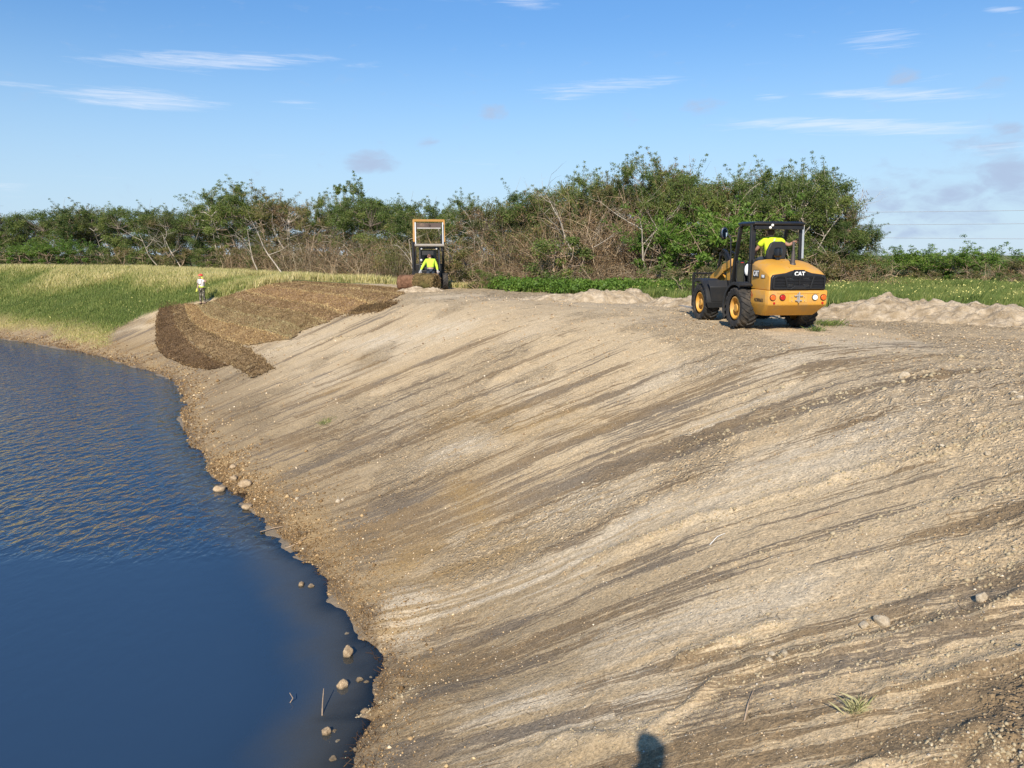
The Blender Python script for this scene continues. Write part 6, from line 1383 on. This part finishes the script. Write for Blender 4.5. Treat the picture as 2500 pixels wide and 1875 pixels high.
    if hat:
        q = f; b = MB(); c = top + up * .035
        rings = []
        for (dz, r_) in ((-.01, .132), (.03, .128), (.07, .105), (.10, .06), (.112, .01)):
            rings.append([tuple(c + up * dz + (q * math.cos(a) * 1.12 + sd * math.sin(a)) * r_) for a in np.linspace(0, 2 * math.pi, 20, endpoint=False)])
        b.loft(rings); brim = [[tuple(c + up * (-.012 + e) + (q * math.cos(a) * (1.12 + .28 * max(0, math.cos(a))) + sd * math.sin(a)) * .15) for a in np.linspace(0, 2 * math.pi, 20, endpoint=False)] for e in (0, .012)]
        b.loft(brim); b.build('hard_hat' if hat is not M_CAP else 'cap', hat, t, 0, True)
    hr = MB(); c = h + up * .03 - f * .028; hr.ball(tuple(c), .098, 14, 10, (.85, 1.0, .95)); hr.build('hair', paint('hair', hairc, .7), t, 0, True)
    return t, sh
def camo():
    m, t, b = new_mat('camouflage'); P = t.obj(); a = t.noise(P, 9, 4, .6); c = t.noise(P, 13, 3, .6, 0, 1); sc = t.node('ShaderNodeSeparateColor'); t.l.new(c, sc.inputs[0])
    col = t.mix(t.math('GREATER_THAN', a, .52), (.045, .040, .028), (.12, .11, .075)); col = t.mix(t.math('GREATER_THAN', sc.outputs[1], .58), col, (.42, .38, .30)); t.put(b.inputs['Base Color'], col); b.inputs['Roughness'].default_value = .9; return m
def cloth(name, col, rough=.85):
    m, t, b = new_mat(name); P = t.obj(); n = t.noise(P, 7, 4, .6); t.put(b.inputs['Base Color'], t.mix(n, tuple(c * .85 for c in col), col)); b.inputs['Roughness'].default_value = rough
    t.put(b.inputs['Normal'], t.bump(t.noise(P, 11, 3, .5), .5, .03)); return m
M_HIVIS = cloth('hivis_yellow', (.66, .86, .03)); M_HIVIS2 = cloth('hivis_lime', (.55, .80, .06)); M_TEE = cloth('white_tee', (.78, .74, .72)); M_JEAN = cloth('jeans', (.045, .06, .085)); M_CAMO = camo(); M_BOOT = paint('boots', (.06, .045, .03), .7)
M_HAT = paint('hard_hat_red', (.75, .085, .05), .35); M_CAP = paint('cap_red', (.16, .03, .03), .7); M_GLOVE = cloth('glove_yellow', (.70, .72, .12)); M_GLG = cloth('glove_grey', (.45, .45, .45)); M_REFL = cloth('reflective_band', (.75, .76, .74), .4)
STAND = dict(pelvis=(0, 0, .94), waist=(0, 0, 1.10), chest=(0, .0, 1.33), neck0=(0, .005, 1.47), neck1=(0, -.005, 1.54), head0=(0, -.02, 1.62), head1=(0, -.015, 1.69), head2=(0, 0, 1.75), face=(0, -1, 0),
             lsho=(.19, 0, 1.43), lelb=(.27, .03, 1.16), lwri=(.29, -.04, .92), rsho=(-.19, 0, 1.43), relb=(-.27, .03, 1.16), rwri=(-.29, -.04, .92),
             lhip=(.10, 0, .90), lkne=(.12, -.02, .50), lank=(.13, .02, .09), rhip=(-.10, 0, .90), rkne=(-.12, -.02, .50), rank=(-.13, .02, .09))
# the worker on the bank: one hand raised to the brim of a red hard hat
J = dict(STAND); J.update(lsho=(.20, -.01, 1.44), lelb=(.42, -.06, 1.36), lwri=(.24, -.14, 1.56), relb=(-.27, .02, 1.17), rwri=(-.31, -.03, .93), rank=(-.14, 0, .09), lank=(.16, .03, .09))
wx, wy = -19.55, 46.4
w, sh = person((wx, wy, float(ground_z(wx, wy)[0]) + .02), rad(-20), J, 'worker in red hard hat, white tee and camouflage trousers, one hand at the brim', (.45, .27, .2), M_TEE, M_CAMO, 'short', M_HAT, M_GLOVE, True, 1.05, curl=(.6, .5))
b = MB(); b.loft([[(.172 * math.cos(a) * 1.02, .125 * math.sin(a) * 1.08, z) for a in np.linspace(0, 2 * math.pi, 20, endpoint=False)] for z in (1.03, 1.10, 1.19)], caps=False); b.build('vest_panel', M_HIVIS, w, 0, True)
for s_ in (1, -1): b = MB(); b.bar((s_ * .10, -.155, 1.18), (s_ * .13, -.12, 1.45), .035, .012, (1, 0, 0)); b.bar((s_ * .13, -.12, 1.45), (s_ * .12, .1, 1.45), .035, .012); b.build('harness_strap', M_BLK, w)
b = MB(); b.loft([[(.185 * math.cos(a), .142 * math.sin(a), z) for a in np.linspace(0, 2 * math.pi, 20, endpoint=False)] for z in (1.18, 1.215)], caps=False); b.build('harness_belt', M_BLK, w, 0, True)
# the worker bending over the sod rolls, back to the camera
J = dict(STAND); J.update(waist=(0, -.04, 1.08), chest=(.02, -.16, 1.28), neck0=(.0, -.25, 1.42), neck1=(.02, -.29, 1.47), head0=(.05, -.34, 1.54), head1=(.06, -.36, 1.61), head2=(.06, -.38, 1.67), face=(.3, -1, -.35),
         lsho=(.21, -.20, 1.38), lelb=(.36, -.16, 1.12), lwri=(.47, -.05, .91), rsho=(-.19, -.20, 1.38), relb=(-.29, -.15, 1.12), rwri=(-.33, -.05, .90), lhip=(.10, .02, .90), rhip=(-.10, .02, .90))
mx, my, mz = at(431.6, 36.85)
p2, _ = person((mx, my, mz + .02), rad(180 + 6), J, 'worker in lime long-sleeved shirt and jeans, back turned, leaning over the sod rolls', (.40, .24, .18), M_HIVIS2, M_JEAN, 'long', None, M_GLG, False, 1.04, hairc=(.12, .05, .03))
# the loader driver, seated, right arm out to the canopy post; local axes of the loader: forward x, left y
J = dict(pelvis=(0, 0, .10), waist=(0, .03, .26), chest=(.03, .02, .46), neck0=(.03, .0, .60), neck1=(.03, -.02, .66), head0=(.03, -.04, .73), head1=(.03, -.04, .80), head2=(.03, -.03, .86), face=(-.35, -1, -.1),
         lsho=(.22, .0, .56), lelb=(.33, -.12, .34), lwri=(.26, -.36, .24), rsho=(-.18, .02, .56), relb=(-.40, .05, .44), rwri=(-.585, -.02, .53), lhip=(.10, -.02, .08), lkne=(.13, -.42, .10), lank=(.13, -.50, -.30), rhip=(-.10, -.02, .08), rkne=(-.13, -.42, .10), rank=(-.13, -.50, -.30))
c8, s8 = math.cos(rad(98)), math.sin(rad(98)); ox, oy = LOADER.location.x, LOADER.location.y
lx, ly = .14, .0
p3, _ = person((ox + lx * c8 - ly * s8, oy + lx * s8 + ly * c8, LOADER.location.z + 1.50), rad(98 + 90), J, 'loader driver in bright yellow tee and dark cap, right arm out to the canopy post', (.40, .22, .15), M_HIVIS, M_JEAN, 'short', M_CAP, None, False, .98, curl=(.7, 1.2))
b = MB(); b.bar((.10, .155, .30), (.02, .158, .60), .05, .01, (1, 0, 0)); b.build('reflective_stripe', M_REFL, p3)

# ------------------------------------------------------------------ an invented, unseen concrete block for the photographer to stand on, and the photographer (below and behind the frame)
M_CONC = paint('concrete', (.42, .40, .36), .9, 0, .12, 2, (.25, .22, .17), .5, .5)
hw = MB(); out = [(-1.8, -3.5), (1.2, -3.5), (1.2, .35), (-1.8, .35)]
hw.loft([[(x, y, -4.6) for x, y in out], [(x, y, 0.0) for x, y in out]]); base = hw.build('added_block', M_CONC, None, .02); tag(base, 'invented concrete block the photographer stands on, under and behind the camera', 'added_block')
J = dict(STAND); J.update(neck0=(0, .005, 1.50), lsho=(.17, 0, 1.47), rsho=(-.17, 0, 1.47), lelb=(.22, .0, 1.18), relb=(-.22, 0, 1.18))
person((-.02, -.24, .0), rad(180 + 62), J, 'photographer standing on the invented block, only the shadow of the head shows', (.4, .25, .18), cloth('navy_shirt', (.05, .07, .12)), M_JEAN, 'short', None, None, False, 1.06)
